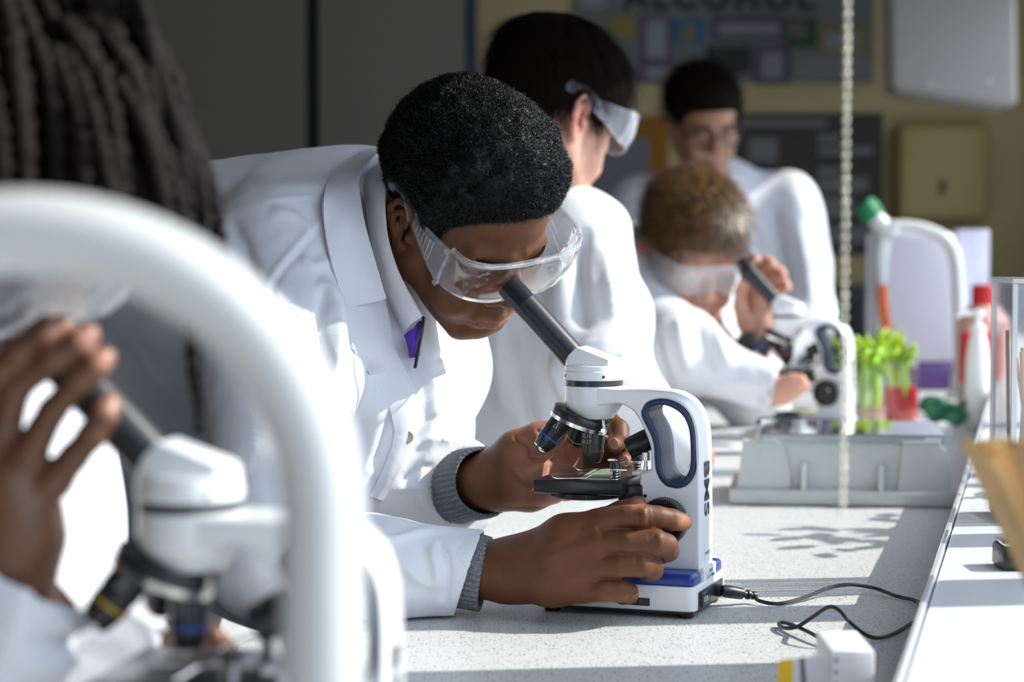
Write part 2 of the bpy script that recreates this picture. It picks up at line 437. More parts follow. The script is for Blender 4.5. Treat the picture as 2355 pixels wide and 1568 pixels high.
# ---------------------------------------------------------------- heads
def euler(yaw, pitch, roll):
    cz, sz = math.cos(yaw), math.sin(yaw); cx, sx = math.cos(pitch), math.sin(pitch); cy, sy = math.cos(roll), math.sin(roll)
    return np.array([[cz, -sz, 0], [sz, cz, 0], [0, 0, 1]]) @ np.array([[1, 0, 0], [0, cx, -sx], [0, sx, cx]]) @ np.array([[cy, 0, sy], [0, 1, 0], [-sy, 0, cy]])
class Head:
    """a head in its own frame: x to its right ear, y forward, z up, millimetres from the middle between the ears"""
    def __init__(s, centre, yaw, pitch, roll, scale=1.0):
        s.R = euler(math.radians(yaw), math.radians(pitch), math.radians(roll)); s.t = np.asarray(centre, float); s.k = scale * 1e-3
    def w(s, *p): return s.t + s.R @ (np.array(p, float) * s.k)
    def loc(s, P): return ((P - s.t.astype(np.float32)) @ s.R.astype(np.float32)) / np.float32(s.k)
    def M(s): return frame(s.R[:, 0], s.R[:, 1], s.R[:, 2], s.t)
    def sculpt(s, b, nose=1.0, lips=1.0, cheeks=1.0):
        k = s.k
        C = lambda a, c, ra, rb, kk=8, op='u': b.cap(s.w(*a), s.w(*c), ra * k, rb * k, kk * k, op)
        E = lambda c, r, kk=10, op='u', R=None: b.ell(s.w(*c), np.array(r) * k, s.R if R is None else s.R @ R, kk * k, op)
        E((0, -6, 52), (74, 96, 77))
        E((0, 40, -14), (60, 50, 66), 18)
        E((0, 44, -58), (47, 42, 36), 14)
        for x in (-1, 1):
            C((x * (50 + 4 * cheeks), 6, -42), (x * 21, 72, -84), 16 * cheeks, 15.5, 16)
            C((x * 58, 8, 0), (x * 54, 6, -44), 14, 16, 16)
            E((x * 47, 60, -10), (17 * cheeks, 17, 17), 16)
            E((x * 35, 68, -42), (21 * cheeks, 19 * cheeks, 20 * cheeks), 16)
            C((x * 10, 86, 30), (x * 42, 74, 29), 6.5, 6.5, 12)
        E((0, 76, -82), (20, 17, 16), 12)
        for x in (-1, 1): E((x * 31, 99, 13), (17, 14, 11), 10, 's')
        for x in (-1, 1): E((x * 31, 77, 13), (14, 13, 12), 3)
        C((0, 88, 22), (0, 103, -14), 7, 10 * nose, 8)
        E((0, 104, -18), (11 * nose, 10, 9), 6)
        for x in (-1, 1):
            E((x * 14 * nose, 94, -22), (9 * nose, 10, 8), 5)
            E((x * 8 * nose, 100, -29), (4, 5.5, 4), 2, 's')
        E((0, 87, -53), (28, 13, 18), 10)
        for x in (-1, 1):
            C((x * 3, 97, -50.5), (x * 23, 85, -55), 5.6 * lips, 2.5, 4)
        C((-15, 92, -62), (15, 92, -62), 5.0 * lips, 5.0 * lips, 5); E((0, 95, -62.5), (12, 6.5 * lips, 6 * lips), 4)
        C((0, 105, -56.2), (16, 98, -57), 2.0, 1.9, 1.6, 's'); C((0, 105, -56.2), (-16, 98, -57), 2.0, 1.9, 1.6, 's')
        for x in (-1, 1): C((x * 16, 98, -57), (x * 27, 87, -59), 1.9, 1.4, 1.6, 's')
        C((-14, 98, -72), (14, 98, -72), 3.5, 3.5, 8, 's')
        for x in (-1, 1):                                   # ears: shell, rim, inner fold, tragus, lobe
            X = lambda p: (x * p[0], p[1], p[2])
            rim = [(71, 6, 8), (76, 7, 22), (80, -2, 32), (84, -14, 31), (86, -21, 18), (84, -19, 2), (79, -11, -14), (75, -3, -25), (71, 4, -22)]
            E(X((76, -6, 6)), (4.5, 14, 25), 4, R=euler(math.radians(-x * 24), math.radians(-8), 0))
            E(X((75, -2, -24)), (5, 7, 8), 4)
            anti = [(79, -7, -12), (83, -13, 0), (84, -14.5, 12), (80, -7, 22)]
            for p, q in zip(anti, anti[1:]): C(X(p), X(q), 3.4, 3.0, 2.5)
            E(X((84, -1.5, 1)), (10, 8.5, 14), 2.5, 's')
            scap = [(86, -9, 26), (90, -19, 18), (89, -20, 4), (85, -14, -10)]
            for p, q in zip(scap, scap[1:]): C(X(p), X(q), 2.6, 2.6, 1.5, 's')
            for p, q in zip(rim, rim[1:]): C(X(p), X(q), 3.3, 3.3, 1.8)
            E(X((73, 8, -4)), (5.5, 4.5, 7), 3)
        return b
    def lips_tint(s, P, amt=0.7):
        q = s.loc(P.astype(np.float32)); z = q[:, 2]; x = np.abs(q[:, 0])
        lim = 1 - np.clip((x - 20) / 6, 0, 1)
        return amt * lim * np.clip(1 - np.abs(z + 57) / 11, 0, 1) ** 0.6 * (q[:, 1] > 84)
    def skull(s, P):
        q = s.loc(np.asarray(P, np.float32)); c = np.array([0, -6, 52], np.float32); r = np.array([74, 96, 77], np.float32)
        k0 = np.sqrt((((q - c) / r) ** 2).sum(-1)); k1 = np.sqrt((((q - c) / r ** 2) ** 2).sum(-1)) + 1e-6
        return k0 * (k0 - 1) / k1, q
    HAIRLINE = [(-120, -38), (-70, -28), (-40, -6), (-22, 26), (-4, 38), (14, 32), (26, 8), (34, 12), (46, 44), (66, 66), (90, 82), (130, 92)]
    def hair_body(s, thick, line=None, slope=0.32, flat=None, lobe=None):
        ln = np.array(line or s.HAIRLINE, np.float32)
        b = Body()
        def fn(P):
            d, q = s.skull(P); zm = np.interp(q[..., 1], ln[:, 0], ln[:, 1]).astype(np.float32)
            t = np.clip((q[..., 2] - zm) * slope, -6, None); t = thick * (1 - np.exp(-np.maximum(t, 0) / thick * 1.6)) + np.minimum(t, 0)
            if lobe is not None: t = t + lobe(q) * (q[..., 2] > zm)
            return ((d - t) * s.k).astype(np.float32)
        b.fn(fn, s.w(0, -6, 52), 0.135 * s.k * 1e3, 0.001)
        return b
def eyes(h, parent, iris=(0.05, 0.025, 0.012)):
    for x in (-1, 1):
        m = MB(); m.sphere((0, 0, 0), 1.0); me = m.done('eye')
        o = link('eye', me, mat('eye_white', (0.42, 0.38, 0.35), 0.35), parent, True)
        o.matrix_basis = frame(h.R[:, 0], h.R[:, 1], h.R[:, 2], h.w(x * 31, 78.5, 12)) @ Matrix.Diagonal((11.8 * h.k,) * 3 + (1,))
        me2 = MB().sphere((0, 0.62, -0.25), 0.52, (1, 0.8, 1)).done('iris')
        o2 = bpy.data.objects.new('iris', me2); COL.objects.link(o2); me2.materials.append(mat('iris', iris, 0.15)); o2.parent = o; me2.shade_smooth()
def strands(body, pos, nrm, n, length, width, flow, lift=0.25, curl=0.0, segs=4, seed=1, jitter=0.3):
    """n fine hair strips rooted on a hair surface; flow(P)->direction field"""
    rg = np.random.default_rng(seed); ix = rg.integers(0, len(pos), n)
    P = pos[ix].astype(float); N_ = nrm[ix].astype(float); D = flow(P) + jitter * rg.normal(size=(n, 3))
    D -= N_ * (D * N_).sum(1, keepdims=True) * 0.9; D /= np.linalg.norm(D, axis=1, keepdims=True) + 1e-9
    side = np.cross(N_, D); side /= np.linalg.norm(side, axis=1, keepdims=True) + 1e-9
    L = length * (0.5 + rg.random(n)); rows = []
    ph = rg.random(n) * 6.28
    for j in range(segs + 1):
        u = j / segs
        c = P + D * (L * u)[:, None] + N_ * (L * lift * math.sin(u * 2.2))[:, None] - N_ * 0.0008
        if curl: c = c + curl * (side * np.cos(ph + u * 7)[:, None] + N_ * np.sin(ph + u * 7)[:, None])
        wv = side * (width * (1 - 0.8 * u))
        rows.append((c - wv, c + wv))
    v = np.stack([r for ab in rows for r in ab], 1).reshape(-1, 3)
    k = 2 * (segs + 1); base = np.arange(n)[:, None, None] * k
    q = np.array([[2 * j, 2 * j + 1, 2 * j + 3, 2 * j + 2] for j in range(segs)])[None]
    return v, (base + q).reshape(-1, 4)
def join_np(parts):
    vs, fs, o = [], [], 0
    for v, f in parts: vs.append(v); fs.append(np.asarray(f) + o); o += len(v)
    return np.concatenate(vs), np.concatenate(fs)

# ---------------------------------------------------------------- safety goggles, in a head's own frame (millimetres)
def goggles(h, parent, hi=True, milk='a', sc=1.0):
    k = h.k; clr = clear_mat('goggle_plastic', (0.98, 0.985, 0.99), 1.5, 0.04, 0.022); lensm = clear_mat('goggle_lens', (0.98, 0.985, 0.985), 1.3, 0.02, 0.012) if milk == 'a' else clear_mat('goggle_lens_sun_haze', (0.96, 0.97, 0.98), 1.2, 0.1, 0.16)  # second lens: haze of sun on clear plastic, painted in as milk
    rimm = clear_mat('goggle_rim', (0.96, 0.97, 0.98), 1.8, 0.05, 0.09)
    n = 40 if hi else 24
    def arc(z, grow=0.0):
        out = []
        for i in range(n + 1):
            a = math.radians(-84 + 168 * i / n); c = max(math.cos(a), 0.0); sn = math.sin(a)
            x = (78 + grow) * (abs(sn) ** 0.82) * (1 if sn > 0 else -1); y = 62 + (54 + grow) * c ** 0.62
            out.append((x, y, z))
        return np.array(out)
    rows = []
    for j in range(9):
        u = j / 8; A = arc(0, 3.5 * math.sin(math.pi * u)); x = A[:, 0]
        top = 46 + 5 * np.clip(1 - (x / 70) ** 2, 0, 1); bot = -6 + 8 * np.exp(-(x / 15) ** 2) + 5 * (np.abs(x) / 80) ** 3
        A[:, 2] = top + (bot - top) * u; A[:, 1] += (0.5 - u) * 4
        rows.append([h.w(*p) for p in A])
    g = bpy.data.objects.new('safety_goggles', MB().sheet(rows, 1.6 * k).done('safety_goggles')); COL.objects.link(g)
    g.data.materials.append(lensm); g.parent = parent; g.matrix_parent_inverse = wmat(parent).inverted(); g.data.shade_smooth()
    m = MB()
    m.tube(rows[0], 3.0 * k, 8); m.tube([r[0] for r in rows], 1.8 * k, 6); m.tube([r[-1] for r in rows], 1.8 * k, 6)
    m.build('rim', rimm, g)
    MB().tube(rows[-1], 1.3 * k, 6).build('rim', rimm, g)
    for x in (-1, 1):
        side = []
        for i in range(7):
            u = i / 6; y = 76 - 64 * u
            side.append([h.w(x * (80 + 2 * math.sin(u * 3)), y, 44 - 8 * u + (-3 - 44 + 8 * u + 24 * u) * j / 5) for j in range(6)])
        s = MB().sheet(side, 1.5 * k); s.build('side_shield', clr, g)
        e = MB()
        e.tube([r[0] for r in side], 1.5 * k, 6); e.tube([r[-1] for r in side], 1.5 * k, 6)
        if hi:
            for i in range(6):                              # the ladder of vents moulded in the shield
                u = 0.34 + 0.095 * i; y = 76 - 64 * u
                zt = 44 - 8 * u - 6; zb = -3 + 24 * u + 6
                e.tube([h.w(x * 83.4, y, zt), h.w(x * 83.4, y, zb)], 0.7 * k, 5)
            for f_ in (0, 1):
                e.tube([h.w(x * 83.4, 76 - 64 * u, (44 - 8 * u - 6) if f_ else (-3 + 24 * u + 6)) for u in (0.34, 0.58, 0.815)], 0.7 * k, 5)
            for z_ in (42, -2): e.lathe([(3.2 * k, 0), (3.2 * k, 3 * k), (1.5 * k, 4.5 * k)], h.w(x * 80, 74, z_), h.R @ V(x, 0.3, 0), 12)
        e.build('vent', rimm, g)
        pts = spline([(x * 82, 14, 28), (x * 81, 0, 39), (x * 81, -16, 42), (x * 80, -34, 36)], 14)
        t = MB(); t.tube([h.w(*p) for p in pts], [6.5 * k] * 6 + [5.5 * k] * 6 + [8 * k, 7 * k], 8, squash=1.0)
        t.lathe([(9 * k, -1.5 * k), (9 * k, 1.5 * k)], h.w(x * 81, -36, 35), h.R @ V(x, 0, 0), 20)
        t.build('temple', clr, g)
    return g
# ================================================================= THE ROOM
WALLX = lambda y: 0.28 + 0.245 * y            # window wall, ledge front edge and bench front edge run parallel
LEDGEX = lambda y: -0.08 + 0.245 * y
BENCHX = lambda y: -0.63 + 0.245 * y
ZB = 0.9; ZL = 0.96
YAW = math.atan(0.245); UD = V(math.sin(YAW), math.cos(YAW), 0); ND = V(-math.cos(YAW), math.sin(YAW), 0)
def along(y, off=0.0, z=0.0):                 # point on the window wall at depth y, moved off metres into the room
    return V(WALLX(y), y, z) + ND * off
def wallbox(mb, y0, y1, z0, z1, o0, o1, bev=0.0):
    a, b = along(y0), along(y1); c = (a + b) / 2 + ND * (o0 + o1) / 2; L_ = np.linalg.norm(b - a)
    mb.box((c[0], c[1], (z0 + z1) / 2), (abs(o1 - o0), L_, z1 - z0), Matrix.Rotation(-YAW, 3, 'Z'), bev)
    return mb
cream = mat('cream_paint', (0.62, 0.49, 0.25), 0.8, noise=0.05, nscale=3)
white_paint = mat('white_paint', (0.75, 0.75, 0.73), 0.6)
structure(MB().box((0.2, 2.8, -0.02), (6.4, 9.0, 0.04)).build('floor', mat('floor_vinyl', (0.22, 0.22, 0.23), 0.5, noise=0.1), smooth=False))
structure(MB().prism([(-2.8, -1.0), (WALLX(-1.0) + 0.16, -1.0), (WALLX(6.8) + 0.16, 6.8), (-2.8, 6.8)], 2.74, 2.78).build('ceiling', mat('ceiling_tile', (0.55, 0.54, 0.52), 0.9), smooth=False))
structure(MB().box((0.2, 6.72, 1.37), (6.0, 0.1, 2.74)).build('wall_back', cream, smooth=False))
structure(MB().box((-2.75, 2.8, 1.37), (0.1, 8.2, 2.74)).build('wall_left', mat('grey_paint', (0.36, 0.35, 0.33), 0.8), smooth=False))
structure(MB().box((-1.2, -0.95, 1.37), (3.1, 0.1, 2.74)).build('wall_front', mat('warm_grey_paint', (0.50, 0.48, 0.45), 0.8), smooth=False))
wr = MB()
wallbox(wr, -1.2, 6.9, 0.0, 0.90, -0.16, 0.0); wallbox(wr, -1.2, 6.9, 2.45, 2.74, -0.16, 0.0)
wallbox(wr, 5.6, 6.9, 0.90, 2.45, -0.16, 0.0); wallbox(wr, -1.2, -0.6, 0.90, 2.45, -0.16, 0.0)
structure(wr.build('wall_right', white_paint, smooth=False))
# window: frame, mullions, panes
wf = MB()
for y0, y1 in ((-0.6, -0.54), (0.58, 0.66), (1.60, 1.70), (1.888, 1.95), (2.98, 3.06), (4.1, 4.16), (5.52, 5.6)): wallbox(wf, y0, y1, 0.93, 2.45, -0.10, -0.04, 0.004)
wallbox(wf, -0.6, 5.6, 0.90, 0.965, -0.10, -0.03, 0.004); wallbox(wf, -0.6, 5.6, 2.39, 2.45, -0.10, -0.04)
win = structure(wf.build('window_1', mat('window_frame', (0.8, 0.8, 0.8), 0.4)))
wallbox(MB(), -0.55, 5.55, 0.96, 2.4, -0.072, -0.068).build('pane', clear_mat('window_glass', (0.97, 0.98, 0.98), 0.6), win, smooth=False)
# the raised white ledge along the window, with its clear edging strip
lm = mat('ledge_laminate', (0.76, 0.77, 0.78), 0.32, noise=0.02, nscale=6)
structure(wallbox(MB(), -0.6, 6.5, 0.862, ZL, 0.0, 0.349, 0.002).build('trim_1', lm, smooth=False))
structure(wallbox(MB(), -0.6, 6.5, ZB + 0.001, ZL + 0.004, 0.350, 0.3545, 0.0012).build('trim_2', mat('ledge_edging', (0.70, 0.71, 0.75), 0.15, coat=0.4), smooth=False))

# the bench: speckled worktop on a plain carcass
def terrazzo():
    m = bpy.data.materials.new('speckled_worktop'); m.use_nodes = True; N = m.node_tree.nodes; L = m.node_tree.links; b = N['Principled BSDF']
    b.inputs['Roughness'].default_value = 0.38
    tc = N.new('ShaderNodeTexCoord'); prev = None
    base = (0.64, 0.645, 0.63, 1)
    for sc_, th, soft, colr, seed in ((300, 0.25, 0.04, (0.07, 0.07, 0.07, 1), 0), (520, 0.25, 0.05, (0.22, 0.21, 0.19, 1), 3.1), (240, 0.16, 0.03, (0.85, 0.85, 0.84, 1), 7.7)):
        mp = N.new('ShaderNodeMapping'); mp.inputs['Location'].default_value = (seed, seed, 0); L.new(tc.outputs['Object'], mp.inputs[0])
        nz = N.new('ShaderNodeTexNoise'); nz.inputs['Scale'].default_value = sc_ * 0.6; L.new(mp.outputs[0], nz.inputs['Vector'])
        vo = N.new('ShaderNodeTexVoronoi'); vo.inputs['Scale'].default_value = sc_; L.new(mp.outputs[0], vo.inputs['Vector'])
        ad = N.new('ShaderNodeMath'); ad.operation = 'ADD'; L.new(vo.outputs['Distance'], ad.inputs[0])
        ml = N.new('ShaderNodeMath'); ml.operation = 'MULTIPLY'; ml.inputs[1].default_value = 0.35; L.new(nz.outputs['Fac'], ml.inputs[0]); L.new(ml.outputs[0], ad.inputs[1])
        cl = N.new('ShaderNodeSeparateColor'); L.new(vo.outputs['Color'], cl.inputs[0])
        gt = N.new('ShaderNodeMath'); gt.operation = 'GREATER_THAN'; gt.inputs[1].default_value = 0.56; L.new(cl.outputs[0], gt.inputs[0])
        mr = N.new('ShaderNodeMapRange'); mr.inputs['From Min'].default_value = th + 0.17; mr.inputs['From Max'].default_value = th + 0.17 + soft; mr.inputs['To Min'].default_value = 1; mr.inputs['To Max'].default_value = 0
        L.new(ad.outputs[0], mr.inputs['Value'])
        m3 = N.new('ShaderNodeMath'); m3.operation = 'MULTIPLY'; L.new(mr.outputs[0], m3.inputs[0]); L.new(gt.outputs[0], m3.inputs[1])
        mx = N.new('ShaderNodeMix'); mx.data_type = 'RGBA'; L.new(m3.outputs[0], mx.inputs['Factor'])
        if prev is None: mx.inputs['A'].default_value = base
        else: L.new(prev, mx.inputs['A'])
        mx.inputs['B'].default_value = colr; prev = mx.outputs['Result']
    L.new(prev, b.inputs['Base Color'])
    return m
tp = MB().prism([(BENCHX(-0.5), -0.5), (LEDGEX(-0.5) + 0.004, -0.5), (LEDGEX(4.6) + 0.004, 4.6), (BENCHX(4.6), 4.6)], 0.862, ZB).build('bench_worktop', terrazzo(), smooth=False)
tag(tp, 'pale speckled laboratory worktop running along under the window ledge', 'worktop')
carc = MB().prism([(BENCHX(-0.5) + 0.12, -0.5), (WALLX(-0.5) - 0.02, -0.5), (WALLX(4.5) - 0.02, 4.5), (BENCHX(4.5) + 0.12, 4.5)], 0.0, 0.8615).build('bench_carcass', mat('carcass', (0.5, 0.5, 0.5), 0.6), smooth=False)
tag(carc, 'plain grey carcass standing on the floor below the speckled worktop', 'cabinet')

# roller blind drawn half down in front of the ledge, and its beaded chain
rb = thing('roller_blind', 'pale roller blind nearest the camera with the bead chain, drawn half down', 'blind', tuple(along(2.5, 0.31, 2.0)))
wallbox(MB(), -0.55, 2.44, 1.79, 2.5, 0.309, 0.3105).build('fabric', mat('blind_fabric', (0.5, 0.49, 0.46), 0.9), rb, smooth=False)
MB().tube([along(-0.55, 0.31, 2.53), along(2.44, 0.31, 2.53)], 0.03, 16).build('roller', mat('blind_alu', (0.6, 0.6, 0.6), 0.4, 0.6), rb)
wallbox(MB(), -0.55, 2.44, 1.775, 1.795, 0.303, 0.316).build('bottom_bar', white_paint, rb, smooth=False)
rb2 = thing('roller_blind', 'added unseen roller blind further along the window, hung higher to let sun in', 'blind', tuple(along(4, 0.31, 2.0)))  # second blind out of view, added with a higher hem to pass more sun
wallbox(MB(), 2.50, 5.5, 1.845, 2.5, 0.309, 0.3105).build('fabric', MATS['blind_fabric'], rb2, smooth=False)
MB().tube([along(2.5, 0.31, 2.53), along(5.5, 0.31, 2.53)], 0.03, 16).build('roller', MATS['blind_alu'], rb2)
wallbox(MB(), 2.5, 5.5, 1.83, 1.85, 0.303, 0.316).build('bottom_bar', white_paint, rb2, smooth=False)
cx, cy = W(1941, 640, 1.12)[:2]
zs = np.arange(2.50, 1.078, -0.006)
loop = [(0.0, z) for z in zs] + [(0.0, zs[-1] - 0.005)] + [(-0.0012, z) for z in zs[::-1]]
ctr = np.array([(cx + 0.0022 * (z - 1.1), cy - 6.0 * dy, z) for dy, z in loop]); ctr[:, 0] -= 0.92 * np.array([dy for dy, z in loop])
th, ph_ = np.linspace(0, np.pi, 7), np.linspace(0, 2 * np.pi, 11)[:-1]
sv_ = np.array([(math.sin(t) * math.cos(p), math.sin(t) * math.sin(p), math.cos(t)) for t in th for p in ph_]) * 0.0017
sf = np.array([[i * 10 + j, (i + 1) * 10 + j, (i + 1) * 10 + (j + 1) % 10, i * 10 + (j + 1) % 10] for i in range(6) for j in range(10)])
tb = MB().tube(ctr, 0.0004, 5, caps=False).done('t')
tv = np.zeros(len(tb.vertices) * 3, np.float32); tb.vertices.foreach_get('co', tv); tf = np.array([list(p.vertices) for p in tb.polygons])
bv = (ctr[:, None, :] + sv_[None]).reshape(-1, 3); bf = (np.arange(len(ctr))[:, None, None] * len(sv_) + sf[None]).reshape(-1, 4)
v_, f_ = join_np([(tv.reshape(-1, 3), tf), (bv, bf)]); bpy.data.meshes.remove(tb)
o = link('blind_chain', mesh_np('blind_chain', v_, f_), mat('steel_beads', (0.80, 0.74, 0.55), 0.11, 1.0))
tag(o, 'looped steel bead chain of the roller blind hanging over the ledge', 'chain')
# ================================================================= MICROSCOPES
ENAMEL = mat('white_enamel', (0.78, 0.79, 0.80), 0.33, bump=0.05, bscale=900, coat=0.15)
BLACKP = mat('black_plastic', (0.012, 0.013, 0.016), 0.33, bump=0.06, bscale=1200)
BLACKM = mat('black_metal', (0.02, 0.021, 0.023), 0.28)
TUBEBLK = mat('black_crackle', (0.016, 0.017, 0.018), 0.36, bump=0.18, bscale=2200, bdist=0.0004)
CHROME = mat('chrome', (0.75, 0.74, 0.72), 0.15, 1.0)
BLUEP = mat('blue_plastic', (0.012, 0.04, 0.24), 0.3, bump=0.05, bscale=1500)
NAVY = mat('navy_rubber', (0.014, 0.035, 0.085), 0.42)
def microscope(label, loc, yaw, ring_cols=('red', 'blue', 'yellow'), group='student microscopes'):
    r = thing('microscope', label, 'microscope', tuple(loc), yaw, group)
    k = 1e-3; ox, oy = 70, 55
    P = lambda x, y, z: ((x - ox) * k, (y + oy) * k, z * k)
    S = lambda *a: tuple(q * k for q in a)
    def part(mb, name, m, parent=None, **kw): return mb.build(name, m, parent or r, world=False, **kw)
    def sub(name, mb, m, parent, **kw): return mb.build(name, m, parent, world=False, **kw)
    # base
    rr = [(sx * (71 - 7) + 7 * math.cos(a), sy * (55 - 7) + 7 * math.sin(a)) for sx, sy, q0 in ((1, 1, 0), (-1, 1, 90), (-1, -1, 180), (1, -1, 270)) for a in [math.radians(q0 + 15 * i) for i in range(7)]]
    me = extruded('base', [[(x * k, y * k) for x, y in rr]], 10.5 * k, 1.8 * k); o = link('base', me, ENAMEL, r, world=False); me.set_sharp_from_angle(angle=0.7); o.matrix_basis = Matrix.Translation(P(74, -55, 17))
    bp = part(MB().box(P(74, -55, 6.2), S(138, 106, 5), bev=2 * k), 'base_plate', BLACKP)
    for x, y in ((14, -13), (132, -13), (14, -97), (132, -97)):
        part(MB().lathe([(6.5 * k, 0), (8 * k, 4.5 * k), (8 * k, 5 * k)], P(x, y, 0), n=20), 'foot', BLACKP)
    for s0, s1 in ((-2.6, -33.0), (-77, -107.4)):
        part(MB().box(P(74, (s0 + s1) / 2, 31.5), S(137, s0 - s1, 12), bev=4 * k, seg=3), 'blue_cover', BLUEP)
    part(MB().box(P(77, -55, 31.5), S(130, 43.4, 13), bev=2 * k), 'base_bridge', ENAMEL)
    part(MB().box(P(10.5, -55, 32.5), S(14, 43.8, 14), bev=1.5 * k), 'column_plinth', ENAMEL)
    rp = part(MB().box(P(3, -53, 14.5), S(2.4, 84, 15), bev=0.8 * k), 'rear_panel', BLACKP)
    sw = part(MB().box(P(1.6, -26, 14.5), S(3, 21, 11.5), bev=1 * k), 'power_switch', BLACKM, smooth=True)
    t = lettering('switch_marks', 'I O II', 6.2 * k, 0.1 * k)
    o = link('switch_marks', t, mat('white_print', (0.8, 0.8, 0.8), 0.5), sw, world=False, smooth=False)
    o.matrix_basis = frame((0, -1, 0), (0, 0, 1), (-1, 0, 0), P(-0.05, -26, 14.5))
    part(MB().lathe([(5.5 * k, -2 * k), (5.5 * k, 4 * k), (3 * k, 4.2 * k)], P(2, -72, 14.5), (-1, 0, 0), 20), 'power_socket', BLACKP)
    part(MB().box(P(53, 0.2, 13.5), S(22, 1.2, 6.5), bev=0.4 * k), 'dimmer_slot', BLACKP)
    part(MB().lathe([(9 * k, -2.4 * k), (9 * k, 2.4 * k)], P(53, -7.4, 13.5), (0, 0, 1), 60, ripple=20, ramp=0.5 * k), 'dimmer_wheel', BLACKP, sharp=0.3)
    # light
    part(MB().lathe([(20 * k, 0), (20 * k, 6 * k), (17 * k, 9 * k), (16 * k, 9 * k), (14 * k, 7 * k)], P(108, -55, 36), n=40), 'lamp_collar', BLACKP)
    part(MB().lathe([(15 * k, 0), (13 * k, 3 * k), (8 * k, 5 * k), (0, 6 * k)], P(108, -55, 42), n=32), 'lamp_lens', clear_mat('lens_glass', (0.9, 0.93, 0.95), 1.5))
    # stand: one bent arm with a hand hole
    outer = [(7, 37), (7, 78), (7.6, 118), (8.4, 142), (9.5, 156), (12.4, 167), (16.5, 174.5), (22, 180.5), (28.5, 184.3), (35, 186.8), (48, 188.4), (62, 189.3), (81, 189.6), (92, 190.2), (108, 190),
             (108, 172), (92, 175.5), (80, 177), (71.5, 174.5), (65.4, 170.5), (59.5, 162), (54.5, 151.5), (50.5, 140), (49.9, 130), (50.6, 121), (60, 118.4), (60.4, 95), (57.4, 87), (55, 70), (54, 37)]
    hole_o = [(58.5, 171.2), (54.4, 178.1), (47, 181.4), (38, 182), (29, 179.6), (21, 174.5), (15.5, 167), (11.9, 155.8), (10.6, 140), (10.7, 128), (12.2, 119.5), (17.3, 111.2), (24, 107.2), (31, 107), (37, 109), (42, 114),
              (45.2, 121), (46.4, 130), (46.9, 140), (49.4, 150), (54.5, 160), (57.6, 166)]
    hole_i = [(52.6, 170.8), (50.5, 174.6), (45.5, 176.8), (38.5, 177), (31, 174.6), (24.5, 170.5), (19.8, 164.5), (16.6, 155), (15.4, 140), (15.4, 129), (16.6, 122), (20.4, 115.6), (25.4, 112.4), (31, 112), (35.4, 113.8), (38.8, 117.6),
              (40.6, 123), (41.6, 131), (42.2, 141), (44.6, 152.5), (49, 161.5), (51.8, 166)]
    sm = lambda o_, n: [tuple(q * k) for q in spline(np.array(o_ + [o_[0]]), n)[:-1]]
    ho, hi_ = sm(hole_o, 80), sm(hole_i, 80)
    so = [(outer[0][0] * k, outer[0][1] * k)] + [tuple(q * k) for q in spline(outer[1:14], 60)] + [(outer[14][0] * k, outer[14][1] * k), (outer[15][0] * k, outer[15][1] * k)] + [tuple(q * k) for q in spline(outer[16:21], 36)] + [tuple(q * k) for q in spline(outer[21:25], 14)] + [(x * k, z * k) for x, z in outer[25:]]
    me = extruded('stand', [so, ho], 23.5 * k, 2.2 * k)
    st = link('stand', me, ENAMEL, r, world=False); me.set_sharp_from_angle(angle=0.7)
    st.matrix_basis = frame((1, 0, 0), (0, 0, 1), (0, -1, 0), P(0, -55, 0))
    me = extruded('hand_grip', [[((x - 0.034) * 1.0 + 0.034, z) for x, z in ho], hi_], 24.6 * k, 1.8 * k)
    g = link('hand_grip', me, NAVY, r, world=False); me.set_sharp_from_angle(angle=0.7); g.matrix_basis = st.matrix_basis.copy()
    for txt, z, xx in (('BMS', 118, 7.3),):
        t = lettering('logo', 'BMS', 27 * k, 0.1 * k, 1.0, 0.5 * k); o = link('logo', t, mat('black_print', (0.012, 0.012, 0.014), 0.4), st, world=False, smooth=False)
        o.matrix_basis = st.matrix_basis.inverted() @ frame((0, 0, -1), (0, -0.86, 0), (-1, 0, 0), P(6.9, -55, 105))
    for txt, z, w_, h_, x_ in (('24GM137', 49, 17, 20, 6.8), ('INPUT\nDC 5V 1000mA', 32, 12, 24, 3.4)):
        pl = sub('sticker', MB().box(P(x_, -57, z), S(0.3, h_, w_)), mat('pale_sticker', (0.72, 0.78, 0.82), 0.4), r, smooth=False)
        t = lettering('print', txt, 4.2 * k, 0.05 * k); o = link('print', t, mat('teal_print', (0.05, 0.14, 0.17), 0.5), pl, world=False, smooth=False)
        o.matrix_basis = frame((0, -1, 0), (0, 0, 1), (-1, 0, 0), P(x_ - 0.25, -57, z))
    part(MB().lathe([(1.6 * k, 0), (1.6 * k, 0.5 * k)], P(55, -31.4, 99), (0, 1, 0), 14), 'screw_hole', BLACKM)
    # head
    hx = 108
    hc = (P(hx, -55, 0)[0], P(hx, -55, 0)[1])
    part(MB().lathe([(12 * k, 161 * k), (17 * k, 162.5 * k), (24.5 * k, 173 * k), (25.4 * k, 176 * k), (25.4 * k, 190.5 * k), (24.8 * k, 191 * k)], (*hc, 0), n=64), 'nosepiece_housing', ENAMEL)
    part(MB().lathe([(24.9 * k, 190.8 * k), (25.2 * k, 191.2 * k), (25.2 * k, 195.6 * k), (24.9 * k, 196 * k)], (*hc, 0), n=64), 'clamp_ring', BLACKM)
    hd = part(MB().lathe([(25.6 * k, 195.9 * k), (26.2 * k, 196.6 * k), (26.2 * k, 203.2 * k), (25.5 * k, 204.2 * k), (25.5 * k, 208.0 * k), (24.9 * k, 208.8 * k), (15 * k, 209 * k)], (*hc, 0), n=64), 'head', ENAMEL)
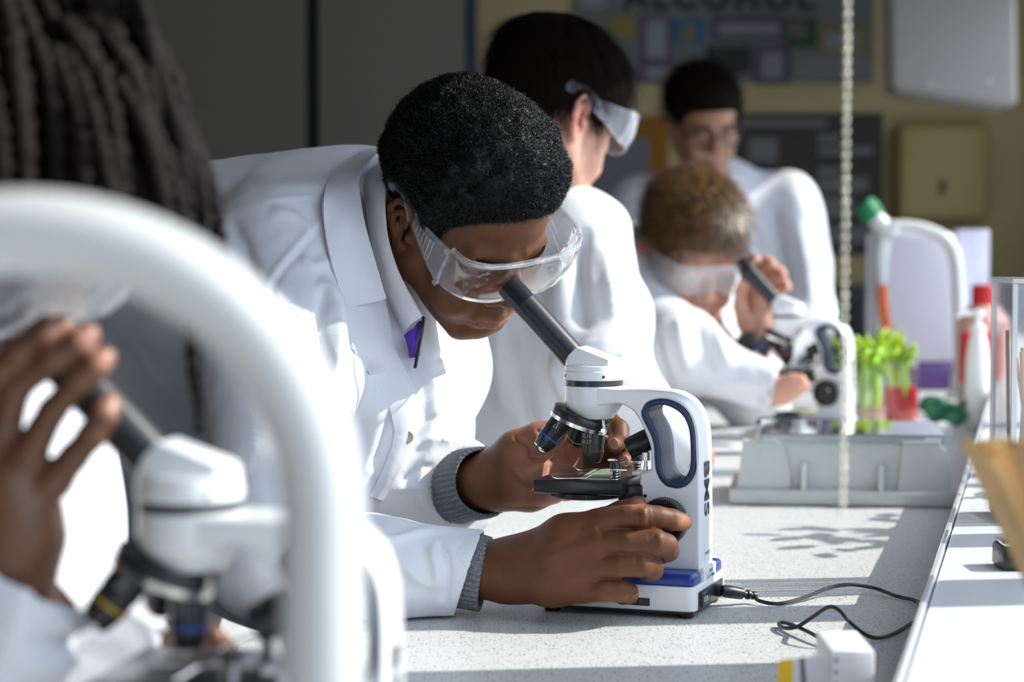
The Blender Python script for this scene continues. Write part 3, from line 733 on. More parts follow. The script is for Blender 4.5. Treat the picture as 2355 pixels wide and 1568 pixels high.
    for a in (125, 35):
        q = math.radians(a + 0)
        sub('set_screw', MB().lathe([(1.3 * k, 0), (1.3 * k, 26.6 * k)], (*hc, 199.5 * k), (math.cos(q), math.sin(q), 0), 10), BLACKM, hd)
    # the block that carries the tube: a round cap cut by a sloping roof, the tube face and two flat cheeks
    wd = MB(); wd.lathe([(25.0 * k, 206 * k), (25.0 * k, 228 * k)], (*hc, 0), n=72); wb = wd.b
    for co, no in ((P(118.8, -55, 224.4), (-0.34, 0, 0.94)), (P(119.2, -55, 224.6), (0.72, 0, 0.69)), (P(108, -37.8, 215), (0, 1, 0.12)), (P(108, -72.2, 215), (0, -1, 0.12))):
        r_ = bmesh.ops.bisect_plane(wb, geom=wb.verts[:] + wb.edges[:] + wb.faces[:], plane_co=Vector(co), plane_no=Vector(no), clear_outer=True)
        bmesh.ops.holes_fill(wb, edges=[e for e in wb.edges if e.is_boundary], sides=0)
    es = [e for e in wb.edges if len(e.link_faces) == 2 and e.calc_face_angle() > 0.4]
    bmesh.ops.bevel(wb, geom=es, offset=0.9 * k, segments=2, affect='EDGES', profile=0.5, clamp_overlap=True)
    sub('tube_block', wd, ENAMEL, hd, sharp=0.5)
    a = Vector(P(117.5, -55, 205.5)); dirv = Vector((69.8, 0, 72)).normalized()
    et = part(MB().lathe([(11.3 * k, 0), (11.5 * k, 2 * k), (11.5 * k, 77 * k)], a, dirv, 40), 'eyepiece_tube', TUBEBLK)
    sub('eyepiece', MB().lathe([(11.3 * k, 77 * k), (11.15 * k, 77.6 * k), (11.1 * k, 98.5 * k), (10.6 * k, 100 * k), (8.5 * k, 100 * k), (7 * k, 97 * k), (0, 96 * k)], a, dirv, 40), BLACKP, et)
    # revolving nosepiece
    nd = Vector((-0.36, 0, -0.93)).normalized(); nd = Vector((0.36, 0.0, -0.933)).normalized(); nc = Vector(P(118.5, -55, 166.5))
    npz = part(MB().lathe([(15 * k, -1 * k), (25 * k, 0.5 * k), (25.6 * k, 2 * k), (25.6 * k, 7 * k)], nc, nd, 56), 'nosepiece', BLACKM)
    sub('knurled_ring', MB().lathe([(25.4 * k, 6.6 * k), (26 * k, 7 * k), (26 * k, 10.3 * k), (24.6 * k, 11 * k), (10 * k, 11.6 * k)], nc, nd, 112, ripple=56, ramp=-0.25 * k), CHROME, npz, sharp=0.4)
    sub('click_stop', MB().box(P(94.8, -40, 158), S(2.4, 1.6, 10), Matrix.Rotation(0.15, 3, 'Y'), 0.5 * k).lathe([(1.8 * k, 0), (1.8 * k, 3 * k)], P(94.8, -41, 153), (0, 1, 0), 12), CHROME, npz)
    cols = {'red': (0.25, 0.006, 0.006), 'blue': (0.005, 0.09, 0.42), 'yellow': (0.55, 0.36, 0.01)}
    ax = [Vector((0.02, 0, -1)), Vector((0.60, 0.16, -0.78)).normalized(), Vector((0.42, -0.55, -0.72)).normalized()]
    st_ = [Vector(P(108.6, -55, 150.5)), Vector(P(134.5, -50, 160)), Vector(P(122, -66, 154))]
    for i, (d, s_) in enumerate(zip(ax, st_)):
        L_ = (27, 31, 22)[i]
        ob = part(MB().lathe([(10.2 * k, -4 * k), (10.2 * k, L_ * 0.38 * k), (9.7 * k, L_ * 0.39 * k), (9.7 * k, L_ * 0.66 * k), (9.0 * k, L_ * 0.8 * k), (7.2 * k, (L_ - 0.6) * k), (6.6 * k, L_ * k), (3.5 * k, L_ * k), (2.5 * k, (L_ - 0.8) * k)], s_, d, 36), 'objective', BLACKM, sharp=0.35)
        sub('colour_band', MB().lathe([(9.75 * k, L_ * 0.585 * k), (9.95 * k, L_ * 0.59 * k), (9.95 * k, L_ * 0.635 * k), (9.75 * k, L_ * 0.64 * k)], s_, d, 36), mat(ring_cols[i] + '_band', cols[ring_cols[i]], 0.4), ob)
        if i == 1: sub('tip', MB().lathe([(7.3 * k, L_ * k - 1 * k), (7.1 * k, L_ * k + 0.4 * k), (4 * k, L_ * k + 2.6 * k), (2 * k, L_ * k + 3 * k)], s_, d, 32), CHROME, ob)
        if i < 2:
            t = lettering('engraving', ('0.10\n0.17', 'BMS', '')[i], (5.2, 5.6)[i] * k, 0.05 * k)
            o = link('engraving', t, mat('grey_print', (0.5, 0.5, 0.5), 0.5), ob, world=False, smooth=False)
            yv = -d if i == 0 else None
            nrm = Vector((0.25, 1, 0)).normalized() if i == 0 else Vector((0, 1, 0)); nrm = (nrm - d * nrm.dot(d)).normalized()
            up = -d; xv = up.cross(nrm)
            if i == 1: up, xv = xv, -up; up = nrm.cross(xv)
            o.matrix_basis = frame(xv, up, nrm, s_ + d * (L_ * 0.22 if i == 0 else L_ * 0.14) * k + nrm * 10.3 * k)
    # stage
    sg = part(MB().box(P(111.5, -67, 105.6), S(78, 102, 11.4), bev=1.2 * k), 'stage', BLACKM, smooth=True)
    part(MB().box(P(68, -55, 101), S(22, 50, 15), bev=2 * k), 'stage_bracket', BLACKM)
    part(MB().lathe([(4 * k, 0), (4.4 * k, 1 * k), (4.4 * k, 8 * k)], P(74, -36, 88), n=16), 'stage_screw', CHROME)
    part(MB().lathe([(30 * k, 0), (31 * k, 1 * k), (31 * k, 4.5 * k), (28 * k, 6 * k)], P(113, -50, 94.2), n=160, ripple=80, ramp=-0.35 * k), 'aperture_disc', BLACKP, sharp=0.4)
    for y in (-33, -101):
        c = part(MB().lathe([(5 * k, 10 * k), (5 * k, 13.5 * k), (4.4 * k, 15.5 * k)], P(82, y, 111), n=20), 'clip_knob', BLACKM)
        sub('spring', MB().tube([P(82 + 4 * math.cos(a_ / 2.2), y + 4 * math.sin(a_ / 2.2), 111.6 + a_ * 0.165) for a_ in range(60)], 0.55 * k, 6), CHROME, c)
        sub('post', MB().lathe([(2.4 * k, 0), (2.4 * k, 11 * k)], P(82, y, 111.2), n=12), BLACKM, c)
        path = [P(72, y - 1, 120.4), P(90, y, 120.6), P(96, y + 2, 119.6), P(106, y + 5, 113.6), P(111, y + 6, 112.9), P(128, y + 9, 112.2), P(133, y + 9.6, 112.4), P(136, y + 10, 114)]
        pt = spline(path, 26)
        sub('clip_blade', MB().sheet([[V(*p) + V(0.001, -0.0032, 0) * (1 - 0.5 * i / 25), V(*p) + V(-0.001, 0.0032, 0) * (1 - 0.5 * i / 25)] for i, p in enumerate(pt)], 0.7 * k), CHROME, c)
    part(MB().box(P(60, -42, 117.6), S(15, 17, 3.4), bev=0.6 * k), 'stop_bracket', ENAMEL)
    part(MB().lathe([(2 * k, 0), (2 * k, 5 * k), (1.5 * k, 5 * k), (1.5 * k, 10 * k), (3.4 * k, 10 * k), (3.4 * k, 17 * k)], P(57, -40, 118.5), n=16), 'stop_screw', CHROME)
    # short black barrel on the arm, focus knobs
    part(MB().lathe([(8.6 * k, 0), (9.6 * k, 3 * k), (9.6 * k, 20 * k), (8.8 * k, 22 * k), (3 * k, 22 * k)], P(55, -50, 147), Vector((0.80, 0.14, -0.42)).normalized(), 36), 'barrel', BLACKP)
    for s_ in (1, -1):
        y = -31 if s_ > 0 else -79
        kb = part(MB().lathe([(9 * k, 0), (9 * k, 4 * k), (20 * k, 4.5 * k), (20.6 * k, 5.5 * k), (20.6 * k, 17 * k), (19.4 * k, 18.6 * k), (16.5 * k, 18.6 * k), (15.5 * k, 16 * k)], P(36, y, 79), (0, s_, 0), 240, ripple=60, ramp=-0.4 * k), 'focus_knob', BLACKP, sharp=0.4)
        sub('fine_focus_knob', MB().lathe([(10 * k, 12 * k), (10 * k, 24 * k), (9 * k, 26 * k), (2 * k, 26 * k)], P(36, y, 79), (0, s_, 0), 96, ripple=24, ramp=-0.5 * k), BLACKP, kb, sharp=0.4)
    return r
def mic_point(r, x, y, z):
    return np.array(wmat(r) @ Vector(((x - 70) * 1e-3, (y + 55) * 1e-3, z * 1e-3)))
KC = V(0.15540, 1.79814, 0.9)
def root_from_ring(px, py, phi):
    """where the base centre stands when the clamp ring shows at a pixel"""
    p = onz(px, py, ZB + 0.193); fx = V(-math.cos(phi), math.sin(phi), 0)
    c = p - fx * 0.038; c[2] = ZB
    return c
PHI = math.radians(19); fx = V(-math.cos(PHI), math.sin(PHI), 0); my = V(-math.sin(PHI), -math.cos(PHI), 0)
c0 = KC + fx * 0.070 - my * 0.055
MIC = microscope('white microscope with a blue hand grip that the boy in the middle looks into', c0, math.pi - PHI)
p1 = math.radians(8.5); MIC_E = microscope('large out-of-focus white microscope behind the curved tap', root_from_ring(437, 1160, p1), math.pi - p1, ('blue', 'yellow', 'red'))
p2 = math.radians(24); MIC_C = microscope('small distant white microscope that the fair-haired boy looks into', root_from_ring(1812, 727, p2), math.pi - p2, ('red', 'blue', 'yellow'))
# glass slide on the middle stage
fm = wmat(MIC)
sl = MB(); sl.box((0, 0, 0), (0.026, 0.076, 0.0011)); sl.box((0.0, 0.004, 0.0008), (0.019, 0.019, 0.0004))
o = sl.build('glass_slide', clear_mat('slide_glass', (0.82, 0.92, 0.84), 0.9, 0.04, 0.5, (0.85, 0.9, 0.72)), smooth=False)  # milky yellowish colour stands in for the reflection of the bright bench
o.matrix_basis = fm @ Matrix.Translation((0.034, -0.010, 0.1121)) @ Matrix.Rotation(0.12, 4, 'Z')
tag(o, 'thin glass slide held under the clips of the middle microscope', 'slide')
# ================================================================= PEOPLE
SKIN_D = mat('skin_deep_brown', (0.135, 0.052, 0.021), 0.50, spec=0.28, noise=0.12, nscale=60, bump=0.25, bscale=700, sub=0.12, tint=(0.42, 0.18, 0.11), bdist=0.0006)
SKIN_E = mat('skin_brown', (0.15, 0.064, 0.032), 0.42, noise=0.12, nscale=60, sub=0.12, tint=(0.36, 0.16, 0.10))
SKIN_L = mat('skin_fair', (0.62, 0.33, 0.23), 0.45, noise=0.08, nscale=50, sub=0.25, tint=(0.62, 0.20, 0.16), subcol=(0.02, 0.006, 0.003))
SKIN_T = mat('skin_tan', (0.42, 0.21, 0.12), 0.45, noise=0.08, nscale=50, sub=0.2, tint=(0.4, 0.12, 0.09), subcol=(0.02, 0.006, 0.003))
def cloth(name, col, rough=0.85, weave=2600):
    m = mat(name, col, rough, noise=0.03, nscale=9, bump=0.35, bscale=60, bdist=0.0025, sheen=0.1)
    return m
COAT = cloth('white_coat_cotton', (0.76, 0.77, 0.80)); SHIRT = cloth('white_shirt_cotton', (0.78, 0.78, 0.80))
HAIR_K = mat('hair_black', (0.012, 0.011, 0.011), 0.5); HAIR_B = mat('hair_dark_brown', (0.010, 0.006, 0.005), 0.7, spec=0.03)
TROU = cloth('dark_trousers', (0.03, 0.03, 0.035))
def plane_cut(p, n):
    p = np.asarray(p, np.float32); n = np.asarray(n, np.float32); n = n / np.linalg.norm(n)
    return lambda P: (P - p) @ n
def sleeve(b, chain, end_p, end_n, k=0.03, inner=0.0075, depth=0.05):
    """a sleeve joined to coat b: rounded tube cut at the cuff, with a hollow mouth"""
    t = Body().chain(chain, 0.02); pl = plane_cut(end_p, end_n)
    (a, ra), (c, rc) = chain[-2], chain[-1]
    a, c = np.asarray(a, float), np.asarray(c, float); ax = (c - a) / np.linalg.norm(c - a)
    hol = Body().cap(c - ax * depth, c + ax * 0.05, rc - inner, rc - inner)
    lo, hi = t.bounds(); cen = (lo + hi) / 2
    def fn(P): return np.maximum(np.maximum(t.eval(P), pl(P)), -hol.eval(P)).astype(np.float32)
    b.fn(fn, cen, float(np.linalg.norm(hi - lo) / 2), k)
def finger(b, pts, k=0.004):
    """pts: (px, py, depth, radius mm)"""
    b.chain([(W(x, y, d), r * 1e-3) for x, y, d, r in pts], k)
def rest(v):
    """what leans on the bench lies on top of it, what stands beside it stays beside it"""
    dz = ZB + 0.003 - v[:, 2]; dx = v[:, 0] - (BENCHX(v[:, 1]) - 0.008); m = (dz > 0) & (dx > 0) & (v[:, 1] < 4.62)
    up = m & ((dz < 0.045) | (dx > 0.12)); v[up, 2] = ZB + 0.003; sd_ = m & ~up; v[sd_, 0] -= dx[sd_]
    v[:, 2] = np.maximum(v[:, 2], 0.001)
    return v
def skin_mesh(name, body, h, m, parent, deform=None, tint=None):
    v, f, n = body.skin(h)
    if deform is not None: v = deform(v, n)
    v = rest(np.array(v, float))
    me = mesh_np(name, v, f)
    if tint is not None: set_tint(me, tint(v))
    return link(name, me, m, parent), v, n
def loft(rows_px, n, th, cols=8):
    """rows_px: list of polylines of world points -> sheet through them"""
    R_ = [spline(r, n) for r in rows_px]
    A = np.array(R_); out = np.array([spline(A[:, j], cols) for j in range(n)]).transpose(1, 0, 2)
    return MB().sheet(out, th)
def ribbed_cuff(name, a, b, ra, rb, parent, m, ribs=44, squash=1.0, up=(0, 0, 1)):
    a = np.asarray(a, float); b = np.asarray(b, float); ax = (b - a) / np.linalg.norm(b - a)
    u = np.asarray(up, float); u = u - ax * (u @ ax); u /= np.linalg.norm(u); w = np.cross(ax, u)
    n = ribs * 6; mb = MB(); rings = []
    for t, rr in ((0, 0), (0.2, 0.3), (0.5, 0.6), (0.8, 0.6), (0.97, 0.3), (1.0, -0.8), (0.97, -2.6), (0.5, -3), (0.0, -3)):
        ring = []
        for i in range(n):
            q = 2 * math.pi * i / n; r = ra + (rb - ra) * t + rr * 1e-3
            r += (0.0009 * math.cos(q * ribs) + 0.0006 * math.sin(q * 5 + t * 4)) * (1 if rr > -0.9 else 0.3)
            ring.append(mb.b.verts.new(a + (b - a) * t + (u * math.cos(q) + w * math.sin(q) * squash) * r))
        rings.append(ring)
    for p, q in zip(rings, rings[1:]):
        for i in range(n): mb.b.faces.new((p[i], p[(i + 1) % n], q[(i + 1) % n], q[i]))
    return mb.build(name, m, parent, sharp=0)
KNIT = mat('grey_knit', (0.17, 0.18, 0.20), 0.9, noise=0.35, nscale=420, bump=0.5, bscale=900)

def pxnoise(v, n, amps):
    o = 0
    for sc_, am, sd_ in amps: o = o + am * vnoise(v.astype(np.float64), sc_, sd_)
    return v + n * o[:, None]
def legs(b, hips, feet, r0=0.075, r1=0.045, k=0.03):
    for h_, f_ in zip(hips, feet):
        kn = (np.asarray(h_) + np.asarray(f_)) / 2 + V(0.02, -0.01, 0)
        b.chain([(h_, r0), (kn, (r0 + r1) / 2), (V(f_[0], f_[1], 0.09), r1)], k)
def trousers_shoes(root, hips, feet, toe=(0.13, -0.06)):
    t = Body(); legs(t, hips, feet, 0.088, 0.06); t.cap(hips[0], hips[1], 0.11, 0.11, 0.05)
    skin_mesh('trousers', t, 0.012, TROU, root)
    for f_ in feet:
        s = Body().chain([(V(f_[0], f_[1], 0.045), 0.042), (V(f_[0] + toe[0] * 0.6, f_[1] + toe[1] * 0.6, 0.038), 0.037), (V(f_[0] + toe[0], f_[1] + toe[1], 0.033), 0.032)], 0.02)
        s.cap(V(f_[0], f_[1], 0.09), V(f_[0], f_[1], 0.05), 0.045, 0.043, 0.02)
        skin_mesh('shoe', s, 0.008, mat('black_leather', (0.015, 0.015, 0.015), 0.35), root)

# ----------------------------------------------------------------- the boy in the middle
def person_a():
    root = thing('person', 'person with short curly black hair and goggles bending over the middle microscope', 'person', (-0.47, 2.42, 0))
    h = Head(W(1068, 503, 2.01), -136, -42.6, 12.6, 0.877)
    b = Body(); h.sculpt(b, 1.22, 1.25, 1.14)
    nb = W(838, 590, 2.13)
    b.cap(h.w(0, -26, -22), nb, 0.050, 0.057, 0.02)
    # slim trunk and arms inside the clothes
    trunk = [(W(790, 620, 2.13), 0.075), (W(560, 700, 2.23), 0.09), (W(330, 900, 2.36), 0.10), (V(-0.46, 2.40, 0.90), 0.105)]
    b.cap(nb, trunk[0][0], 0.058, 0.075, 0.03); b.chain(trunk, 0.04)
    ns, ne, nw = W(655, 590, 2.0), W(620, 1272, 1.84), W(1112, 1310, 1.835)
    fs, fe, fw = W(960, 640, 2.25), W(900, 1150, 2.2), W(1117, 1108, 1.985)
    b.cap(trunk[0][0], ns, 0.06, 0.05, 0.04); b.cap(trunk[0][0], fs, 0.06, 0.05, 0.04)
    b.chain([(ns, 0.045), (ne, 0.026), (nw, 0.020)], 0.006); b.chain([(fs, 0.045), (fe, 0.028), (fw, 0.020)], 0.006)
    legs(b, [(-0.45, 2.33, 0.9), (-0.47, 2.5, 0.9)], [(-0.44, 2.3, 0), (-0.50, 2.54, 0)])
    # near (right) hand: back of the hand to us, four fingers bent round the focus knob and the base
    kp = 0.011
    finger(b, [(1085, 1311, 1.836, 24.5), (1180, 1311, 1.825, 25), (1250, 1302, 1.81, 24)], 0.006)
    finger(b, [(1165, 1302, 1.83, 20), (1300, 1234, 1.80, 17), (1392, 1200, 1.79, 12.6)], kp)
    finger(b, [(1165, 1310, 1.83, 20), (1290, 1275, 1.795, 17), (1378, 1251, 1.782, 12.4)], kp)
    finger(b, [(1165, 1318, 1.83, 20), (1290, 1312, 1.795, 17), (1368, 1303, 1.782, 12.4)], kp)
    finger(b, [(1165, 1326, 1.83, 18), (1270, 1345, 1.80, 16), (1345, 1353, 1.787, 12.4)], kp)
    finger(b, [(1392, 1198, 1.788, 11.8), (1440, 1188, 1.780, 9.6), (1478, 1187, 1.778, 10.2), (1512, 1189, 1.782, 9.2), (1545, 1195, 1.788, 9.0), (1571, 1200, 1.795, 7.6)], 0.0015)
    finger(b, [(1378, 1250, 1.782, 11.6), (1445, 1247, 1.772, 10.0), (1505, 1247, 1.773, 11.2), (1531, 1254, 1.781, 9.9), (1536, 1266, 1.798, 9.2), (1522, 1274, 1.813, 8.2)], 0.0015)
    finger(b, [(1368, 1303, 1.782, 11.4), (1425, 1300, 1.772, 9.7), (1472, 1297, 1.773, 10.6), (1499, 1301, 1.782, 9.2), (1502, 1310, 1.797, 8.8), (1488, 1316, 1.811, 7.8)], 0.0015)
    finger(b, [(1345, 1354, 1.787, 11.2), (1390, 1357, 1.777, 9.3), (1423, 1357, 1.778, 9.8), (1444, 1361, 1.786, 8.4), (1446, 1367, 1.798, 8.0), (1432, 1371, 1.810, 7.2)], 0.0015)
    finger(b, [(1180, 1290, 1.842, 18), (1270, 1245, 1.84, 15), (1370, 1204, 1.834, 11.5), (1430, 1180, 1.828, 10), (1466, 1163, 1.826, 8.6)], 0.005)
    # far (left) hand: palm to us, fingers round the back of the stage
    finger(b, [(1085, 1112, 2.0, 24), (1125, 1106, 1.985, 25), (1170, 1094, 1.985, 25), (1215, 1085, 1.99, 23)], 0.006)
    for x, y, d, r in ((1290, 1018, 2.012, 15), (1302, 1050, 2.018, 14.5), (1306, 1085, 2.015, 14), (1300, 1118, 2.005, 13.5)):
        finger(b, [(1150, 1096, 1.99, 20), (1225, (1090 + y) / 2, 2.0, 17), (x, y, d, r)], 0.01)
    finger(b, [(1150, 1128, 1.98, 19), (1220, 1128, 1.982, 18), (1270, 1124, 1.99, 14)], 0.008)
    finger(b, [(1290, 1018, 2.012, 13.5), (1350, 985, 2.015, 11), (1400, 972, 2.0, 10.2), (1422, 988, 1.985, 9.4), (1424, 1010, 1.978, 8.8), (1416, 1022, 1.972, 7.6)])
    finger(b, [(1302, 1050, 2.018, 13), (1370, 1030, 2.02, 11), (1425, 1030, 2.005, 10.2), (1450, 1043, 1.99, 9.2), (1452, 1056, 1.982, 8.8), (1440, 1062, 1.976, 7.8)])
    finger(b, [(1306, 1085, 2.015, 12.5), (1370, 1080, 2.01, 10.5), (1410, 1086, 1.995, 9.6), (1415, 1098, 1.985, 8)])
    finger(b, [(1300, 1118, 2.005, 12), (1350, 1118, 2.0, 9.6), (1385, 1118, 1.99, 8.6), (1390, 1124, 1.98, 7.4)])
    finger(b, [(1150, 1075, 1.978, 21), (1195, 1042, 1.965, 21), (1240, 1014, 1.958, 16), (1290, 996, 1.957, 12), (1335, 988, 1.962, 10), (1360, 987, 1.966, 8.6)], 0.008)
    hand_folds = [([(1478, 1166), (1482, 1190), (1480, 1212)], 5, 0.0012), ([(1470, 1168), (1466, 1190), (1472, 1210)], 3, -0.0011), ([(1490, 1168), (1494, 1190), (1490, 1210)], 3, -0.0011), ([(1460, 1168), (1456, 1188), (1460, 1206)], 2.6, -0.0008), ([(1500, 1170), (1503, 1190), (1500, 1208)], 2.6, -0.0008),
                  ([(1514, 1224), (1520, 1246), (1514, 1266)], 5, 0.001), ([(1504, 1226), (1506, 1246), (1502, 1266)], 3, -0.0011), ([(1494, 1226), (1496, 1246), (1492, 1266)], 2.6, -0.0009), ([(1462, 1278), (1464, 1296), (1460, 1312)], 2.8, -0.0009), ([(1476, 1276), (1482, 1294), (1478, 1310)], 5, 0.0008),
                  ([(1392, 1236), (1382, 1222), (1376, 1206)], 7, -0.0014), ([(1240, 1288), (1300, 1265), (1372, 1252)], 8, 0.0006), ([(1240, 1264), (1300, 1236), (1385, 1205)], 8, 0.0006),
                  ([(1180, 1000), (1215, 1030), (1225, 1058), (1300, 1052)], 4, -0.0034), ([(1235, 985), (1252, 1010), (1262, 1040)], 3, -0.003), ([(1170, 1080), (1200, 1110), (1240, 1120)], 4, -0.003), ([(1285, 1040), (1268, 1062), (1262, 1085)], 3, -0.003), ([(1310, 1000), (1300, 1040), (1310, 1075)], 3, -0.003)]
    def tint(v):
        t = h.lips_tint(v, 0.55); q = pixels(v); d = (v - CAM) @ CF
        for x, y, r_, a in ((1577, 1200, 17, 1.0), (1466, 1160, 14, 0.9), (1412, 1016, 15, 1.0), (1438, 1056, 16, 1.0)):
            t = np.maximum(t, a * np.clip(1.5 - np.hypot(q[:, 0] - x, q[:, 1] - y) / r_, 0, 1))
        pal = (q[:, 0] > 1140) & (q[:, 0] < 1340) & (q[:, 1] > 960) & (q[:, 1] < 1165) & (d > 1.9)
        return np.where(pal, np.maximum(t, 0.8 * np.clip((q[:, 0] - 1150) / 50, 0, 1)), t)
    o, v, n = skin_mesh('body', b, 0.0018, SKIN_D, root, lambda v, n: folds(v, n, hand_folds), tint)
    for (x, y, d), nx, sz in (((1580, 1199, 1.793), (0.9, -0.45, 0.1), (0.0048, 0.0022, 0.0066)), ((1413, 1020, 1.9645), (-0.35, -0.9, -0.3), (0.0046, 0.0020, 0.0056)), ((1437, 1060, 1.968), (-0.3, -0.9, -0.3), (0.0046, 0.0020, 0.0056))):
        nm = MB().sphere((0, 0, 0), 1.0).done('fingernail'); nn = Vector(nx).normalized(); q_ = nn.to_track_quat('-Y', 'Z').to_matrix().to_4x4()
        o_ = link('fingernail', nm, mat('nail', (0.50, 0.27, 0.20), 0.3), root); o_.matrix_basis = Matrix.Translation(Vector(W(x, y, d))) @ q_ @ Matrix.Diagonal((sz[0], sz[1], sz[2], 1))
    eyes(h, root)
    # eyebrows
    for s in (-1, 1):
        m = MB(); m.tube([h.w(s * x, y, z) for x, y, z in spline([(12, 95.0, 25), (28, 92, 29), (44, 80.5, 27)], 10)], [1.2e-3, 1.9e-3, 2.2e-3, 2.3e-3, 2.3e-3, 2.2e-3, 2e-3, 1.8e-3, 1.4e-3, 0.8e-3], 8, squash=0.6); m.build('eyebrow', mat('eyebrow_black', (0.014, 0.01, 0.008), 0.95, spec=0.1), root)
    # short curly hair: bumpy cap plus a pile of tiny coils
    hb = h.hair_body(19, slope=0.42)
    rg = np.random.default_rng(3)
    hv, hf, hn = hb.skin(0.0026)
    q = h.loc(hv.astype(np.float32)); zm = np.interp(q[:, 1], *np.array(h.HAIRLINE).T)
    lev = np.clip((q[:, 2] - zm) / 40, 0, 1)
    hv = pxnoise(hv, hn * lev[:, None], ((60, 0.0035, 1), (150, 0.0022, 2), (420, 0.0016, 3)))
    ok = (q[:, 2] > zm + 1)
    up = h.R @ V(0, -0.25, 1)
    sv1, sf1 = strands(None, hv[ok], hn[ok], 76000, 0.0038, 0.00024, lambda P: rg.normal(size=P.shape), lift=0.7, curl=0.0015, segs=5, seed=5, jitter=1.5)
    v_, f_ = join_np([(hv, hf), (sv1, sf1)])
    link('hair', mesh_np('hair', v_, f_), mat('hair_coils', (0.004, 0.0037, 0.0034), 0.38, spec=0.25), root)
    goggles(h, root)
    # ---- lab coat
    c = Body()
    c.chain([(W(800, 592, 2.15), 0.094), (W(600, 660, 2.2), 0.115), (W(400, 815, 2.32), 0.135), (V(-0.45, 2.40, 0.92), 0.18), (V(-0.47, 2.42, 0.45), 0.225)], 0.05)
    c.chain([(W(690, 560, 2.09), 0.082), (W(520, 640, 2.12), 0.10), (W(370, 800, 2.24), 0.13)], 0.06)
    c.chain([(W(860, 520, 2.17), 0.07), (W(930, 620, 2.22), 0.075)], 0.05)
    c.chain([(W(860, 760, 2.08), 0.055), (W(850, 900, 2.06), 0.06), (W(790, 1040, 2.08), 0.085), (W(640, 1180, 2.2), 0.12)], 0.06)
    c.chain([(W(960, 790, 2.19), 0.05), (W(930, 950, 2.18), 0.06)], 0.05)
    sleeve(c, [(W(668, 590, 2.01), 0.078), (W(655, 850, 1.93), 0.066), (W(625, 1268, 1.84), 0.056), (W(860, 1312, 1.84), 0.046), (W(1085, 1318, 1.838), 0.0375)], W(1078, 1320, 1.838), V(0.94, -0.05, -0.33), 0.035, 0.0035)
    sleeve(c, [(W(985, 700, 2.25), 0.06), (W(985, 850, 2.24), 0.058), (W(925, 1120, 2.18), 0.055), (W(1045, 1118, 2.05), 0.043), (W(1078, 1112, 2.02), 0.0385)], W(1062, 1115, 2.035), V(0.5, -0.82, 0.05), 0.03, 0.004)
    F = [([(742, 506), (690, 556), (628, 630), (606, 690), (602, 770), (612, 860)], 8, 0.0017), ([(752, 516), (700, 566), (640, 640), (618, 700)], 7, -0.0016),
         ([(600, 462), (650, 456), (742, 452)], 7, 0.0009),
         ([(645, 690), (690, 760), (725, 830), (748, 905)], 12, -0.006), ([(628, 650), (668, 730), (700, 800), (720, 880)], 20, 0.004),
         ([(735, 640), (768, 690), (778, 770), (765, 850), (748, 930)], 18, 0.009), ([(742, 660), (738, 740), (745, 810), (752, 850)], 9, -0.006),
         ([(690, 590), (720, 610), (760, 600)], 12, 0.003), ([(520, 500), (560, 560), (580, 640), (600, 730)], 16, -0.004), ([(480, 470), (520, 560), (545, 640)], 18, 0.005),
         ([(470, 440), (560, 420), (660, 405), (740, 400)], 10, -0.002), ([(620, 480), (680, 500), (720, 540)], 12, 0.003),
         ([(880, 900), (860, 1000), (830, 1090), (800, 1180)], 22, 0.006), ([(900, 940), (880, 1010), (850, 1080)], 10, -0.005),
         ([(1000, 880), (1040, 850), (1075, 840)], 8, 0.003), ([(990, 960), (1030, 930), (1060, 925)], 8, 0.003), ([(1000, 830), (1030, 810), (1070, 800)], 8, -0.003),
         ([(860, 1230), (900, 1240), (960, 1225), (1040, 1215)], 9, 0.004), ([(1010, 1240), (1030, 1300), (1028, 1350), (1015, 1385)], 8, -0.004), ([(990, 1250), (1000, 1300), (1012, 1360)], 10, 0.004), ([(905, 1280), (960, 1330), (1010, 1352)], 12, 0.003),
         ([(840, 1260), (900, 1310), (960, 1360)], 16, -0.003), ([(940, 1030), (990, 1010), (1040, 1010)], 9, 0.003), ([(920, 1110), (960, 1080), (1000, 1070)], 8, -0.003), ([(900, 1130), (950, 1120), (1005, 1128)], 6, 0.002)]
    vp = [c.on(x, y, 0.0, 2.08) for x, y in ((925, 790), (952, 840), (972, 890), (976, 950), (960, 1020), (925, 1100))]
    c.chain([(q_ + V(0.004, -0.004, 0), r_) for q_, r_ in zip(vp, (0.014, 0.015, 0.014, 0.011, 0.009, 0.006))], 0.006, 's')
    oc, cv, cn = skin_mesh('lab_coat', c, 0.0027, COAT, root, lambda v, n: folds(pxnoise(v, n, ((11, 0.0055, 4), (24, 0.0028, 5), (60, 0.0007, 6))), n, F))
    ON = lambda x, y, off, dflt=2.05: c.on(x, y, off, dflt)
    def lay(x, y, d, off):
        q_ = c.hit(x, y); return W(x, y, d if q_ is None else min(d, q_ - off))
    # collar of the coat, standing and folded down over the shoulder
    inner = [W(905, 338, 2.14)] + [lay(x, y, d, 0.012) for x, y, d in ((862, 362, 2.06), (829, 400, 2.005), (826, 440, 1.985), (836, 510, 1.965), (852, 570, 1.96), (872, 640, 1.965), (886, 686, 1.975))]
    mid = [W(897, 335, 2.17)] + [lay(x, y, d, 0.013) for x, y, d in ((840, 350, 2.10), (796, 392, 2.03), (784, 440, 2.0), (790, 505, 1.975), (806, 570, 1.965), (826, 640, 1.965), (842, 698, 1.975))]
    outer = [W(880, 345, 2.22)] + [lay(x, y, d, 0.005) for x, y, d in ((812, 362, 2.17), (766, 404, 2.09), (744, 455, 2.05), (746, 520, 2.03), (758, 590, 2.02), (774, 650, 2.01), (786, 708, 2.01))]
    loft([outer, mid, inner], 44, 0.003).build('collar', COAT, oc)
